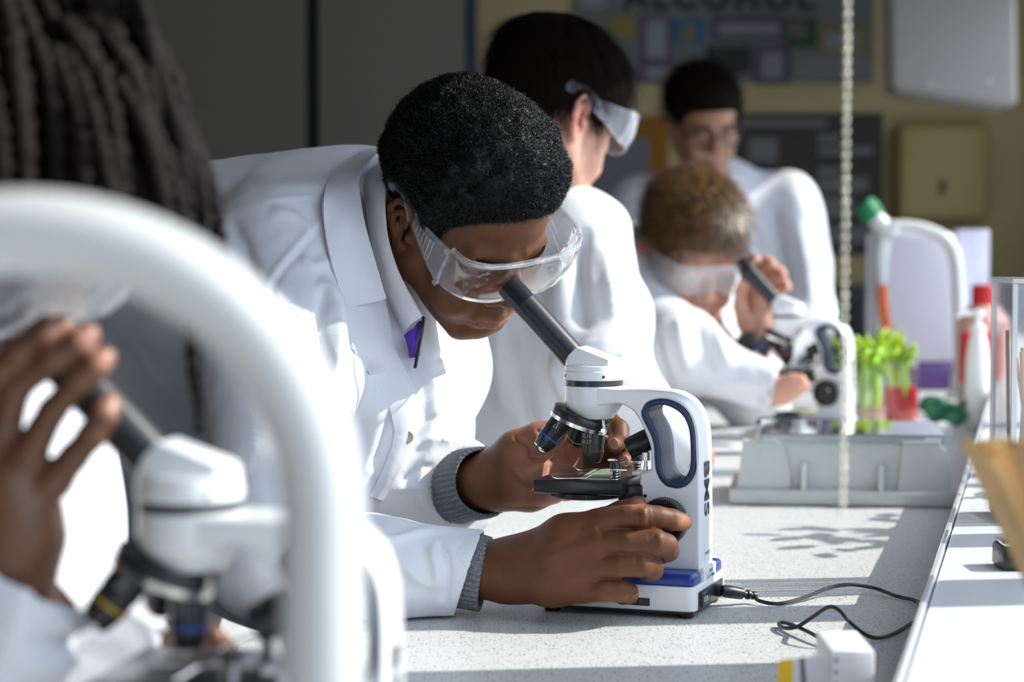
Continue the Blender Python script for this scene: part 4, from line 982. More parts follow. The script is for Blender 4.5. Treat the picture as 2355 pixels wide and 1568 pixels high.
    # front edge with its facing
    e1 = [ON(x, y, o_) for x, y, o_ in ((884, 688, 0.010), (894, 740, 0.010), (902, 790, 0.010), (924, 838, 0.010), (946, 885, 0.010), (955, 935, 0.009), (946, 1010, 0.008), (915, 1085, 0.007), (880, 1150, 0.004))]
    e2 = [ON(x, y, o_) for x, y, o_ in ((788, 712, 0.003), (800, 760, 0.003), (815, 810, 0.003), (850, 860, 0.003), (880, 905, 0.003), (900, 955, 0.003), (905, 1010, 0.003), (880, 1080, 0.003), (850, 1140, 0.003))]
    loft([e2, [(a + b_) / 2 + V(0, -0.002, 0) for a, b_ in zip(e1, e2)], e1], 40, 0.0024, 7).build('front_facing', COAT, oc)
    MB().lathe([(0.0055, 0), (0.006, 0.001), (0.005, 0.0024), (0, 0.002)], ON(937, 1004, 0.004), (0.2, -1, 0), 20).build('button', mat('button', (0.45, 0.40, 0.28), 0.3), oc)
    # shirt collar round the neck, tie, lanyard
    s_in = [W(922, 352, 2.15), W(896, 400, 2.01), W(884, 460, 1.972), W(890, 540, 1.968), W(910, 610, 1.972), W(935, 665, 1.98), W(972, 726, 1.99)]
    s_out = [W(892, 352, 2.17), W(842, 405, 2.06), W(842, 460, 2.02), W(854, 545, 2.0), W(876, 630, 2.0), W(900, 700, 2.02), W(930, 764, 2.012)]
    loft([s_out, [(a + b_) / 2 + V(-0.002, -0.006, 0) for a, b_ in zip(s_in, s_out)], s_in], 40, 0.0024, 7).build('shirt_collar', SHIRT, root)
    # shirt front seen between the two halves of the coat
    sh = [[W(x, y, d) for x, y, d in r_] for r_ in (((900, 690, 2.04), (922, 770, 2.035), (938, 830, 2.04), (952, 890, 2.06)), ((975, 720, 2.05), (978, 780, 2.06), (968, 840, 2.075), (956, 892, 2.085)))]
    loft([sh[0], [(a + b_) / 2 for a, b_ in zip(*sh)], sh[1]], 16, 0.002, 5).build('shirt', SHIRT, root)
    tie = [[W(932, 770, 2.006), W(940, 790, 2.004), W(946, 822, 2.01)], [W(948, 757, 1.998), W(953, 782, 1.996), W(955, 820, 2.004)], [W(968, 738, 2.004), W(964, 770, 2.006), W(961, 818, 2.015)]]
    loft(tie, 14, 0.004, 7).build('tie', mat('purple_tie', (0.11, 0.02, 0.42), 0.5, noise=0.25, nscale=120), root)
    MB().tube(spline([W(974, 730, 2.0), W(970, 765, 1.994), W(962, 806, 1.996), W(955, 845, 2.0)], 14), 0.0016, 8, squash=2.0).build('lanyard', BLACKP, root)
    # far half of the coat front, lit by the sun
    r1 = [W(985, 742, 2.08), W(978, 800, 2.075), W(966, 860, 2.075), W(960, 940, 2.085), W(940, 1040, 2.09), W(905, 1140, 2.095)]
    r2 = [W(1040, 745, 2.16), W(1030, 800, 2.14), W(1015, 860, 2.13), W(1000, 940, 2.13), W(985, 1040, 2.125), W(960, 1140, 2.12)]
    loft([r1, [(a + b_) / 2 + V(0.002, -0.004, 0) for a, b_ in zip(r1, r2)], r2], 30, 0.0026, 7).build('front_edge', COAT, oc)
    ribbed_cuff('jumper_cuff', W(1035, 1306, 1.84), W(1117, 1321, 1.836), 0.0312, 0.0308, root, KNIT, 40)
    ribbed_cuff('jumper_cuff', W(1045, 1122, 2.05), W(1118, 1107, 1.978), 0.0335, 0.0315, root, KNIT, 40)
    trousers_shoes(root, [V(-0.45, 2.33, 0.86), V(-0.47, 2.5, 0.86)], [V(-0.44, 2.3, 0), V(-0.50, 2.54, 0)])
    return root
person_a()
def head_at_ear(px, py, d, yaw, pitch, roll, s):
    """place a head by where its right ear shows"""
    h = Head((0, 0, 0), yaw, pitch, roll, s); h.t = W(px, py, d) - h.R @ (V(74, -4, 4) * h.k); return h
def combed(h, hb, parent, m, hh, n, length, width, flow_local, seed, name='hair', amps=((40, 0.002, 1), (110, 0.0012, 2)), lift=0.2, jitter=0.25, segs=4):
    hv, hf, hn = hb.skin(hh)
    q = h.loc(hv.astype(np.float32)); zm = np.interp(q[:, 1], *np.array(h.HAIRLINE).T); lev = np.clip((q[:, 2] - zm) / 30, 0, 1)
    hv = pxnoise(hv, hn * lev[:, None], amps); ok = q[:, 2] > zm + 2
    def flow(P):
        ql = h.loc(P.astype(np.float32)); return (flow_local(ql) @ h.R.T)
    sv1, sf1 = strands(None, hv[ok], hn[ok], n, length, width, flow, lift=lift, segs=segs, seed=seed, jitter=jitter)
    v_, f_ = join_np([(hv, hf), (sv1, sf1)])
    return link(name, mesh_np(name, v_, f_), m, parent)
def crown_flow(c=(0, -55, 120)):
    c = np.array(c, float)
    def f(q):
        d = q - c; d[:, 2] -= 40; return d / (np.linalg.norm(d, axis=1, keepdims=True) + 1e-6)
    return f

# ----------------------------------------------------------------- dark-haired boy behind, looking down to the right
def person_b():
    root = thing('person', 'person with straight dark hair in a lab coat standing behind the bending boy', 'person', (-0.14, 2.96, 0))
    h = head_at_ear(1330, 268, 2.74, -52, -21, 3, 0.92)
    b = Body(); h.sculpt(b)
    nb = W(1225, 500, 2.86); b.cap(h.w(0, -26, -22), nb, 0.050, 0.056, 0.02)
    b.chain([(nb, 0.058), (W(1225, 600, 2.9), 0.075), (W(1185, 900, 2.96), 0.095), (V(-0.12, 2.95, 0.86), 0.095)], 0.04)
    b.chain([(W(1240, 570, 2.88), 0.06), (W(1325, 585, 2.80), 0.038), (W(1372, 850, 2.7), 0.030), (W(1596, 1048, 2.67), 0.020)], 0.02)
    finger(b, [(1592, 1048, 2.66, 19), (1604, 1050, 2.70, 19), (1612, 1050, 2.74, 15)], 0.008)
    for i, (x, y) in enumerate(((1600, 1022), (1604, 1036), (1600, 1050), (1592, 1060))):
        finger(b, [(1612, 1036 + 9 * i, 2.74, 9), (1617, 1040 + 9 * i, 2.78, 7.6), (1618, 1048 + 9 * i, 2.80, 6.6)], 0.003)
    finger(b, [(1600, 1040, 2.67, 11), (1610, 1032, 2.70, 8.5), (1616, 1032, 2.73, 7)], 0.005)
    legs(b, [(-0.09, 2.90, 0.86), (-0.17, 3.0, 0.86)], [(-0.08, 2.89, 0), (-0.20, 3.03, 0)])
    skin_mesh('body', b, 0.0034, SKIN_L, root, None, lambda v: np.maximum(h.lips_tint(v, 0.6), 0.75 * np.clip(1.2 - np.linalg.norm(h.loc(v.astype(np.float32)) - np.array([80, -8, 8], np.float32), axis=1) / 32, 0, 1)))
    eyes(h, root)
    line = [(-120, -40), (-70, -34), (-40, -16), (-24, 20), (-6, 36), (14, 32), (26, 2), (36, 6), (46, 30), (66, 36), (90, 40), (130, 44)]
    hb = h.hair_body(8, line, slope=0.6, lobe=lambda q: 9 * np.clip((q[..., 2] - 50) / 50, 0, 1) + 2 * np.clip((q[..., 1] - 30) / 60, 0, 1) + 4 * np.clip((q[..., 2] - 60) / 50, 0, 1))
    combed(h, hb, root, HAIR_B, 0.0035, 9000, 0.042, 0.0006, crown_flow(), 11, lift=0.03, jitter=0.15)
    goggles(h, root, hi=False, milk='b')
    c = Body()
    c.chain([(W(1220, 560, 2.9), 0.105), (W(1215, 760, 2.93), 0.135), (W(1165, 970, 2.98), 0.125), (V(-0.13, 2.96, 0.80), 0.17), (V(-0.14, 2.96, 0.42), 0.20)], 0.05)
    c.chain([(W(1230, 500, 2.88), 0.07), (W(1320, 545, 2.80), 0.062)], 0.04); c.chain([(W(1160, 540, 2.95), 0.09), (W(1110, 640, 3.05), 0.08), (W(1080, 900, 3.1), 0.075)], 0.04)
    sleeve(c, [(W(1338, 560, 2.79), 0.066), (W(1378, 720, 2.73), 0.062), (W(1385, 870, 2.68), 0.058), (W(1592, 1045, 2.66), 0.034)], W(1590, 1044, 2.66), V(0.8, 0.3, -0.4), 0.035)
    F = [([(1350, 520), (1330, 600), (1335, 700), (1350, 760)], 16, -0.012), ([(1385, 560), (1405, 660), (1415, 760)], 16, 0.008), ([(1300, 560), (1290, 680), (1300, 800)], 22, 0.010),
         ([(1190, 740), (1200, 830), (1215, 930), (1230, 1000)], 14, -0.012), ([(1160, 700), (1150, 820), (1160, 960)], 20, 0.010), ([(1330, 800), (1380, 790), (1430, 760)], 10, 0.006), ([(1330, 830), (1390, 830), (1440, 810)], 10, -0.006), ([(1260, 820), (1300, 900), (1350, 960)], 16, 0.009)]
    oc, v, n = skin_mesh('lab_coat', c, 0.006, COAT, root, lambda v, n: folds(pxnoise(v, n, ((9, 0.008, 14), (20, 0.004, 15))), n, F))
    col = [[h.w(0, -60, -70) * 0 + nb + p for p in ring] for ring in [[V(0.072 * math.cos(a) * s_, 0.072 * math.sin(a) * s_, z + 0.014 * math.sin(a)) for a in np.linspace(-0.6, 4.2, 12)] for s_, z in ((1.18, -0.03), (1.06, 0.0), (0.96, 0.02))]]
    loft(col, 40, 0.003).build('collar', COAT, oc)
    trousers_shoes(root, [V(-0.09, 2.90, 0.84), V(-0.17, 3.0, 0.84)], [V(-0.08, 2.89, 0), V(-0.20, 3.03, 0)], (0.12, 0.02))
    return root
person_b()

# ----------------------------------------------------------------- fair-haired boy at the far microscope
def person_c():
    root = thing('person', 'person with short fair hair and a wrist watch bending over the distant microscope', 'person', (0.05, 3.76, 0))
    h = head_at_ear(1489, 584, 3.45, -160, -31, 2, 0.95)
    b = Body(); h.sculpt(b)
    nb = W(1580, 740, 3.54); b.cap(h.w(0, -26, -22), nb, 0.048, 0.054, 0.02)
    b.chain([(nb, 0.058), (W(1495, 775, 3.58), 0.068), (W(1395, 970, 3.66), 0.085), (V(0.04, 3.75, 0.84), 0.09)], 0.04)
    ws = W(1735, 790, 3.47); wh = W(1738, 730, 3.40)
    b.chain([(W(1610, 740, 3.6), 0.04), (W(1735, 930, 3.57), 0.030), (ws, 0.0225)], 0.01)
    finger(b, [(1735, 800, 3.47, 23), (1738, 735, 3.46, 25), (1744, 690, 3.45, 24)], 0.008)
    for pts in ([(1724, 672, 3.45, 13), (1716, 628, 3.445, 10.5), (1726, 600, 3.425, 9.5), (1738, 598, 3.41, 8)],
                [(1747, 666, 3.445, 12.5), (1750, 624, 3.435, 10), (1762, 600, 3.415, 9.2), (1774, 606, 3.40, 8)],
                [(1767, 676, 3.44, 12), (1777, 637, 3.43, 9.6), (1790, 622, 3.41, 8.8), (1800, 632, 3.395, 7.6)],
                [(1774, 696, 3.438, 11), (1792, 664, 3.425, 8.8), (1804, 652, 3.41, 8.2), (1810, 662, 3.395, 7.2)],
                [(1714, 745, 3.44, 14), (1702, 705, 3.415, 11), (1704, 668, 3.40, 9.2), (1712, 648, 3.385, 8)]): finger(b, pts, 0.003)
    b.chain([(W(1440, 690, 3.54), 0.04), (W(1570, 805, 3.32), 0.030), (W(1770, 900, 3.24), 0.022)], 0.02)
    finger(b, [(1760, 900, 3.24, 22), (1800, 898, 3.22, 20), (1830, 890, 3.21, 11), (1850, 886, 3.21, 8.5)], 0.01)
    finger(b, [(1795, 886, 3.215, 12), (1820, 874, 3.21, 10), (1842, 872, 3.205, 8)], 0.005)
    legs(b, [(0.03, 3.70, 0.86), (0.07, 3.82, 0.86)], [(0.03, 3.68, 0), (0.06, 3.86, 0)])
    skin_mesh('body', b, 0.0036, SKIN_L, root, None, lambda v: np.maximum(h.lips_tint(v, 0.6), 0.85 * np.clip(1.2 - np.linalg.norm(h.loc(v.astype(np.float32)) - np.array([80, -8, 8], np.float32), axis=1) / 32, 0, 1)))
    eyes(h, root, (0.1, 0.16, 0.22))
    line = [(-120, -30), (-70, -22), (-40, -8), (-24, 24), (-6, 38), (14, 34), (26, 8), (36, 10), (46, 40), (66, 56), (90, 62), (130, 66)]
    hb = h.hair_body(7, line, slope=0.5, lobe=lambda q: 12 * np.clip((q[..., 2] - 55) / 60, 0, 1))
    hc = mat('hair_fair', (0.115, 0.058, 0.020), 0.4, noise=0.55, nscale=60)
    combed(h, hb, root, hc, 0.004, 9000, 0.034, 0.0007, crown_flow((0, -40, 125)), 21, amps=((35, 0.003, 5), (90, 0.003, 6)), lift=0.13, jitter=0.4)
    goggles(h, root, hi=False, milk='b')
    ribbed_cuff('watch_strap', W(1734, 806, 3.478), W(1735, 778, 3.468), 0.0275, 0.0272, root, mat('strap_grey', (0.05, 0.055, 0.06), 0.5), 8)
    MB().lathe([(0.017, 0), (0.018, 0.004), (0.017, 0.008), (0, 0.009)], W(1724, 791, 3.446), (-0.5, -1, 0.1), 24).build('watch_case', mat('watch_black', (0.02, 0.022, 0.025), 0.25), root)
    c = Body()
    c.chain([(W(1500, 740, 3.56), 0.105), (W(1440, 860, 3.63), 0.115), (V(0.05, 3.74, 0.84), 0.13), (V(0.04, 3.75, 0.5), 0.15)], 0.05)
    c.chain([(W(1440, 620, 3.58), 0.075), (W(1540, 670, 3.64), 0.08), (W(1640, 720, 3.64), 0.075)], 0.05)
    sleeve(c, [(W(1430, 620, 3.54), 0.072), (W(1480, 740, 3.42), 0.062), (W(1575, 808, 3.31), 0.060), (W(1785, 898, 3.235), 0.034)], W(1782, 898, 3.235), V(1, -0.2, -0.2), 0.035)
    sleeve(c, [(W(1620, 720, 3.60), 0.065), (W(1690, 860, 3.61), 0.058), (W(1738, 918, 3.58), 0.052), (W(1736, 845, 3.50), 0.038)], W(1736, 852, 3.50), V(0.0, -0.3, 1), 0.03)
    F = [([(1420, 560), (1430, 680), (1450, 800)], 14, 0.010), ([(1450, 600), (1462, 700), (1475, 800)], 10, -0.010), ([(1560, 730), (1570, 800), (1590, 860)], 12, 0.010), ([(1600, 720), (1620, 800), (1640, 860)], 10, -0.008),
         ([(1640, 740), (1660, 800), (1680, 850)], 10, 0.008), ([(1620, 900), (1680, 880), (1760, 890)], 10, 0.006), ([(1500, 760), (1520, 840), (1540, 900)], 12, -0.010)]
    oc, v, n = skin_mesh('lab_coat', c, 0.006, COAT, root, lambda v, n: folds(pxnoise(v, n, ((9, 0.009, 24), (20, 0.004, 25))), n, F))
    col = [[nb + p for p in ring] for ring in [[V(0.075 * math.cos(a) * s_, 0.075 * math.sin(a) * s_, z - 0.02 * math.sin(a + 0.5)) for a in np.linspace(-0.9, 4.0, 12)] for s_, z in ((1.2, -0.03), (1.08, 0.0), (0.98, 0.022))]]
    loft(col, 40, 0.003).build('collar', COAT, oc)
    tie = [[W(1498, 640, 3.44), W(1506, 662, 3.43), W(1514, 690, 3.42)], [W(1510, 634, 3.43), W(1518, 657, 3.42), W(1524, 686, 3.41)], [W(1522, 640, 3.435), W(1529, 660, 3.425), W(1532, 684, 3.415)]]
    loft(tie, 10, 0.006, 5).build('tie', mat('striped_tie', (0.10, 0.07, 0.16), 0.5, noise=0.8, nscale=90), root)
    trousers_shoes(root, [V(0.03, 3.70, 0.84), V(0.07, 3.82, 0.84)], [V(0.03, 3.68, 0), V(0.06, 3.86, 0)], (0.12, -0.05))
    return root
person_c()

# ----------------------------------------------------------------- grown-up at the back with glasses
def person_d():
    root = thing('person', 'person with tied black hair and dark glasses standing furthest back in a lab coat', 'person', (0.47, 5.0, 0))
    h = Head(W(1616, 290, 4.86), -164, -24, 4, 0.95)
    b = Body(); h.sculpt(b)
    nb = W(1628, 440, 4.95); b.cap(h.w(0, -26, -22), nb, 0.05, 0.055, 0.02)
    b.chain([(nb, 0.055), (W(1640, 520, 4.98), 0.08), (W(1660, 800, 5.0), 0.10), (V(0.47, 5.0, 0.9), 0.11)], 0.04)
    b.chain([(W(1650, 500, 4.97), 0.06), (W(1790, 500, 4.99), 0.035), (W(1850, 720, 4.95), 0.03), (W(1760, 830, 4.85), 0.028)], 0.03)
    b.chain([(W(1640, 500, 4.97), 0.06), (W(1490, 510, 4.99), 0.035), (W(1450, 720, 4.97), 0.03), (W(1560, 840, 4.85), 0.028)], 0.03)
    for sx, x0, y0 in ((-1, 1760, 830), (1, 1560, 840)):
        finger(b, [(x0, y0, 4.85, 26), (x0 + sx * 40, y0 + 15, 4.8, 24), (x0 + sx * 60, y0 + 22, 4.78, 16)], 0.012)
        for i in range(4): finger(b, [(x0 + sx * 58, y0 + 10 + 8 * i, 4.78, 10), (x0 + sx * 85, y0 + 16 + 8 * i, 4.76, 8.5), (x0 + sx * 100, y0 + 26 + 7 * i, 4.77, 7)], 0.004)
        finger(b, [(x0 + sx * 25, y0 - 6, 4.80, 13), (x0 + sx * 50, y0 - 8, 4.76, 10), (x0 + sx * 72, y0 - 2, 4.75, 8)], 0.006)
    legs(b, [(0.40, 5.0, 0.9), (0.54, 5.0, 0.9)], [(0.39, 5.0, 0), (0.55, 5.0, 0)])
    skin_mesh('body', b, 0.0045, SKIN_T, root, None, lambda v: h.lips_tint(v, 0.7))
    eyes(h, root)
    for s in (-1, 1): MB().tube([h.w(s * x, y, z) for x, y, z in ((12, 98, 30), (28, 95, 35), (46, 82, 31))], 0.0026, 6).build('eyebrow', HAIR_B, root)
    line = [(-120, -30), (-70, -24), (-40, -6), (-24, 24), (-6, 34), (14, 30), (26, 20), (36, 24), (46, 46), (66, 62), (90, 70), (130, 74)]
    hb = h.hair_body(15, line, slope=0.6); hb.ell(h.w(0, -118, 40), (0.045, 0.045, 0.045), None, 0.02)
    combed(h, hb, root, HAIR_B, 0.0045, 6000, 0.06, 0.0007, lambda q: np.stack([-q[:, 0] * 0.3, -60 - 0 * q[:, 0], 20 - 0.3 * q[:, 2]], 1) / 70, 31, lift=0.03, jitter=0.1)
    g = MB()
    for s in (-1, 1):
        g.tube([h.w(s * 34 + 25 * math.cos(a), 100 - 7 * abs(math.cos(a)) * (1 if s * math.cos(a) > 0 else -0.2), 8 + 19 * math.sin(a)) for a in np.linspace(0, 2 * math.pi, 26)], 0.0022, 6)
        g.tube([h.w(s * 59, 94, 14), h.w(s * 74, 60, 16), h.w(s * 77, 0, 20)], 0.0018, 6)
    g.tube([h.w(-10, 101, 12), h.w(0, 103, 15), h.w(10, 101, 12)], 0.002, 6)
    g.build('glasses', mat('spectacle_frame', (0.02, 0.014, 0.012), 0.3), root)
    c = Body()
    c.chain([(W(1640, 520, 5.0), 0.125), (W(1660, 760, 5.02), 0.15), (V(0.47, 5.02, 0.9), 0.17), (V(0.47, 5.02, 0.5), 0.19)], 0.05)
    c.chain([(W(1500, 480, 4.99), 0.075), (W(1640, 450, 5.0), 0.08), (W(1800, 480, 4.99), 0.075)], 0.05)
    sleeve(c, [(W(1806, 470, 4.98), 0.074), (W(1842, 620, 4.97), 0.070), (W(1855, 730, 4.95), 0.065), (W(1775, 825, 4.86), 0.045)], W(1785, 815, 4.87), V(-0.7, -0.5, -0.4), 0.035)
    sleeve(c, [(W(1482, 480, 4.98), 0.074), (W(1455, 620, 4.98), 0.068), (W(1450, 730, 4.97), 0.063), (W(1545, 832, 4.87), 0.045)], W(1540, 826, 4.875), V(0.7, -0.5, -0.4), 0.035)
    F = [([(1740, 500), (1770, 600), (1790, 700)], 14, 0.012), ([(1780, 470), (1800, 580), (1820, 680)], 10, -0.012), ([(1830, 500), (1850, 600), (1865, 700)], 12, 0.010)]
    oc, v, n = skin_mesh('lab_coat', c, 0.0075, COAT, root, lambda v, n: folds(pxnoise(v, n, ((9, 0.010, 34), (20, 0.005, 35))), n, F))
    col = [[nb + p for p in ring] for ring in [[V(0.078 * math.cos(a) * s_, 0.078 * math.sin(a) * s_, z + 0.02 * math.sin(a)) for a in np.linspace(-1.0, 4.1, 12)] for s_, z in ((1.25, -0.03), (1.1, 0.01), (0.98, 0.04))]]
    loft(col, 40, 0.003).build('collar', COAT, oc)
    trousers_shoes(root, [V(0.40, 5.0, 0.86), V(0.54, 5.0, 0.86)], [V(0.39, 5.0, 0), V(0.55, 5.0, 0)], (0.02, -0.13))
    return root
person_d()

# ----------------------------------------------------------------- pupil in front on the left, long locks, mostly outside the frame
def person_e():
    root = thing('person', 'blurred person with long dark locks in front on the left, fingers round the near eyepiece', 'person', (-0.62, 1.25, 0))
    h = Head(W(-112, 450, 1.15), -132, -40, 10, 0.90)
    b = Body(); h.sculpt(b, 1.15, 1.2, 1.1)
    nb = W(-430, 620, 1.24); b.cap(h.w(0, -26, -22), nb, 0.048, 0.054, 0.02)
    b.chain([(nb, 0.055), (W(-420, 800, 1.3), 0.085), (W(-330, 1200, 1.36), 0.095), (V(-0.55, 1.36, 0.88), 0.10)], 0.04)
    ne, nw = W(-110, 1800, 1.10), W(35, 1235, 1.065)
    b.chain([(W(-420, 850, 1.25), 0.05), (W(-330, 1000, 1.16), 0.045), (ne, 0.034), (nw, 0.024)], 0.02)
    finger(b, [(40, 1230, 1.065, 21), (30, 1160, 1.062, 21), (20, 1110, 1.06, 19)], 0.008)
    finger(b, [(0, 1120, 1.06, 16), (-50, 980, 1.058, 10), (-40, 880, 1.05, 7.4), (40, 815, 1.045, 6.8), (100, 772, 1.045, 6.4), (140, 748, 1.048, 5.6)], 0.003)
    finger(b, [(15, 1120, 1.06, 16), (0, 1010, 1.056, 9), (38, 888, 1.05, 7.2), (120, 828, 1.042, 6.8), (178, 790, 1.042, 6.5), (204, 770, 1.045, 5.8)], 0.003)
    finger(b, [(35, 1130, 1.06, 15), (62, 1050, 1.052, 9), (120, 945, 1.046, 6.6), (182, 874, 1.040, 6.6), (220, 842, 1.040, 6.4), (240, 822, 1.043, 5.8)], 0.003)
    finger(b, [(55, 1150, 1.06, 15), (125, 1105, 1.052, 8.6), (170, 1050, 1.046, 6.8), (212, 1000, 1.040, 6.8), (240, 958, 1.040, 6.5), (250, 930, 1.043, 5.8)], 0.003)
    finger(b, [(0, 1150, 1.07, 14), (-20, 1010, 1.085, 10), (20, 900, 1.095, 8), (90, 830, 1.095, 6.5)], 0.006)
    b.chain([(W(-380, 900, 1.36), 0.05), (W(-150, 1640, 1.30), 0.036), (W(380, 1492, 1.19), 0.020)], 0.02)
    finger(b, [(380, 1492, 1.19, 18), (430, 1494, 1.18, 18), (455, 1505, 1.17, 15)], 0.008)
    for i in range(4): finger(b, [(455, 1482 + 22 * i, 1.17, 9), (505, 1490 + 22 * i, 1.16, 7.4), (532, 1510 + 20 * i, 1.155, 6)], 0.003)
    finger(b, [(425, 1482, 1.17, 11), (460, 1464, 1.16, 8.5), (490, 1466, 1.15, 7)], 0.005)
    legs(b, [(-0.52, 1.30, 0.88), (-0.62, 1.42, 0.88)], [(-0.52, 1.28, 0), (-0.64, 1.46, 0)])
    nails = [(138, 750), (203, 772), (237, 824), (246, 928)]
    def tint(v):
        q = pixels(v); t = h.lips_tint(v, 0.5)
        for x, y in nails: t = np.maximum(t, np.clip(1.5 - np.hypot(q[:, 0] - x, q[:, 1] - y) / 26, 0, 1))
        return t
    skin_mesh('body', b, 0.0028, SKIN_E, root, None, tint)
    eyes(h, root)
    # locks: a cap of hair and thick twisted strands falling from it
    hb = h.hair_body(10, slope=0.5); hv, hf, hn = hb.skin(0.004); parts = [(hv, hf)]
    rg = np.random.default_rng(9); q = h.loc(hv.astype(np.float32)); zm = np.interp(q[:, 1], *np.array(h.HAIRLINE).T)
    idx = np.nonzero((q[:, 2] > zm + 6) & (q[:, 0] > -60))[0]; sel = rg.choice(idx, 150, replace=False)
    fwd = h.R @ V(0, 1, 0)
    ends = []
    for j, i in enumerate(sel):
        p, n_ = hv[i].astype(float), hn[i].astype(float)
        out = n_ * V(1, 1, 0.3); L_ = 0.20 + 0.12 * rg.random(); pts = [p - n_ * 0.004, p + n_ * 0.012 + out * 0.006]
        d = n_ * 0.6 + V(0, 0, -0.3); sw = rg.random(2) * 6.28
        for k_ in range(14):
            d = d * 0.72 + V(0, 0, -1) * 0.34 + 0.04 * rg.normal(size=3); d /= np.linalg.norm(d)
            nx = pts[-1] + d * L_ / 14
            dd, qq = h.skull(nx[None]); 
            if dd[0] < 20: nx = nx + n_ * V(1, 1, 0.2) * (20 - dd[0]) * h.k * 0.8
            pts.append(nx)
        pts = [q_ for k_, q_ in enumerate(pts) if k_ < 3 or q_[2] > 1.222 - 0.02 * rg.random()]
        P = spline(pts, 40); rr = 0.0042 + 0.0012 * rg.random()
        rad = [rr * (1 + 0.22 * math.sin(t * 2.1 + sw[0]) + 0.12 * math.sin(t * 5.3 + sw[1])) * (1 - 0.35 * max(0, t - 30) / 10) for t in range(40)]
        me = MB().tube(P, rad, 7).done('t'); tv = np.zeros(len(me.vertices) * 3, np.float32); me.vertices.foreach_get('co', tv)
        tf = [list(p_.vertices) for p_ in me.polygons if len(p_.vertices) == 4]; parts.append((tv.reshape(-1, 3), np.array(tf))); bpy.data.meshes.remove(me)
    for pl in ([(330, 60), (372, 220), (420, 400), (432, 520), (436, 640), (442, 760), (446, 860), (456, 930), (458, 990)], [(300, -60), (352, 120), (405, 300), (428, 420), (440, 480)], [(250, -80), (318, 80), (362, 260), (396, 400), (410, 500)],
               [(180, -100), (262, 60), (322, 240), (352, 380), (372, 500)], [(120, -60), (200, 120), (268, 280), (300, 420), (318, 520)], [(60, -40), (150, 150), (215, 300), (250, 440), (270, 540)]):
        P = spline([W(x, y, 1.085 + 0.01 * (i_ % 2)) for i_, (x, y) in enumerate(pl)], 46)
        me = MB().tube(P, [0.0046 * (1 + 0.2 * math.sin(t * 2.3)) * (1 if t < 24 else max(0.5, 1 - (t - 24) / 40)) for t in range(46)], 8).done('t'); tv = np.zeros(len(me.vertices) * 3, np.float32); me.vertices.foreach_get('co', tv)
        parts.append((tv.reshape(-1, 3), np.array([list(p_.vertices) for p_ in me.polygons if len(p_.vertices) == 4]))); bpy.data.meshes.remove(me)
    v_, f_ = join_np(parts)
    link('hair', mesh_np('hair', v_, f_), mat('hair_locks', (0.007, 0.0042, 0.003), 0.7, spec=0.15, noise=0.3, nscale=200, bump=0.6, bscale=500), root)
    goggles(h, root, hi=False, milk='b')
    c = Body()
    c.chain([(W(-430, 760, 1.3), 0.10), (W(-275, 960, 1.37), 0.122), (W(-215, 1300, 1.39), 0.128), (V(-0.55, 1.36, 0.86), 0.19), (V(-0.57, 1.37, 0.45), 0.225)], 0.05)
    sleeve(c, [(W(-440, 850, 1.24), 0.068), (W(-350, 1100, 1.16), 0.06), (W(-130, 1790, 1.10), 0.055), (W(60, 1320, 1.07), 0.034)], W(62, 1312, 1.07), V(0.55, 0, 0.85), 0.03)
    sleeve(c, [(W(-400, 900, 1.38), 0.066), (W(-230, 1400, 1.34), 0.06), (W(-150, 1620, 1.28), 0.052), (W(395, 1488, 1.18), 0.028)], W(392, 1488, 1.18), V(1, -0.1, -0.35), 0.03)
    F = [([(120, 1450), (250, 1420), (370, 1450)], 22, 0.008), ([(60, 1500), (200, 1470), (330, 1490)], 16, -0.007), ([(40, 1540), (180, 1520), (300, 1530)], 16, 0.006), ([(60, 1330), (40, 1420), (0, 1520)], 18, 0.004)]
    oc, v, n = skin_mesh('lab_coat', c, 0.005, COAT, root, lambda v, n: folds(pxnoise(v, n, ((10, 0.006, 44), (24, 0.003, 45))), n, F))
    trousers_shoes(root, [V(-0.52, 1.30, 0.86), V(-0.62, 1.42, 0.86)], [V(-0.52, 1.28, 0), V(-0.64, 1.46, 0)], (0.13, 0.03))
    return root
person_e()
# ================================================================= THINGS ON THE BENCH AND THE LEDGE
TAPW = mat('tap_white_coating', (0.64, 0.65, 0.63), 0.28, coat=0.3)
# near tap: a thick white swan neck standing on the bench just in front of the camera
def swan_tap(name, label, base, pts, r, group=None):
    t = thing(name, label, 'tap', tuple(base))
    MB().tube(spline(pts, 60), r, 28).build('swan_neck', TAPW, t)
    MB().lathe([(r * 2.2, 0), (r * 2.2, 0.006), (r * 1.5, 0.012), (r * 1.35, 0.05), (r * 1.02, 0.056)], base, (0, 0, 1), 36).build('collar', TAPW, t)
    return t
d = 0.72; bp = W(742, 1500, d); bp = V(bp[0], bp[1], ZB)
ring_c = W(30, 1175, d); top = W(30, 533, d)
R_ = float(top[2] - ring_c[2]); xr = bp[0]
pts = [V(xr, bp[1], ZB + 0.01), V(xr, bp[1], ZB + 0.1), V(xr, bp[1], ring_c[2] - 0.03)]
cxx = xr - R_ * 1.06
pts += [V(cxx + R_ * 1.06 * math.cos(a), bp[1], ring_c[2] + R_ * math.sin(a)) for a in np.linspace(0.05, math.pi - 0.05, 13)]
pts += [V(cxx - R_ * 1.06, bp[1], ring_c[2] - 0.05)]
NT = swan_tap('swan_neck_tap', 'big blurred white swan-neck tap arching across the lower left', bp, pts, 0.0138)
MB().lathe([(0.0138, 0), (0.0165, 0.002), (0.0165, 0.018), (0.008, 0.03), (0.007, 0.05)], pts[-1], (0, 0, -1), 28).build('nozzle', TAPW, NT)

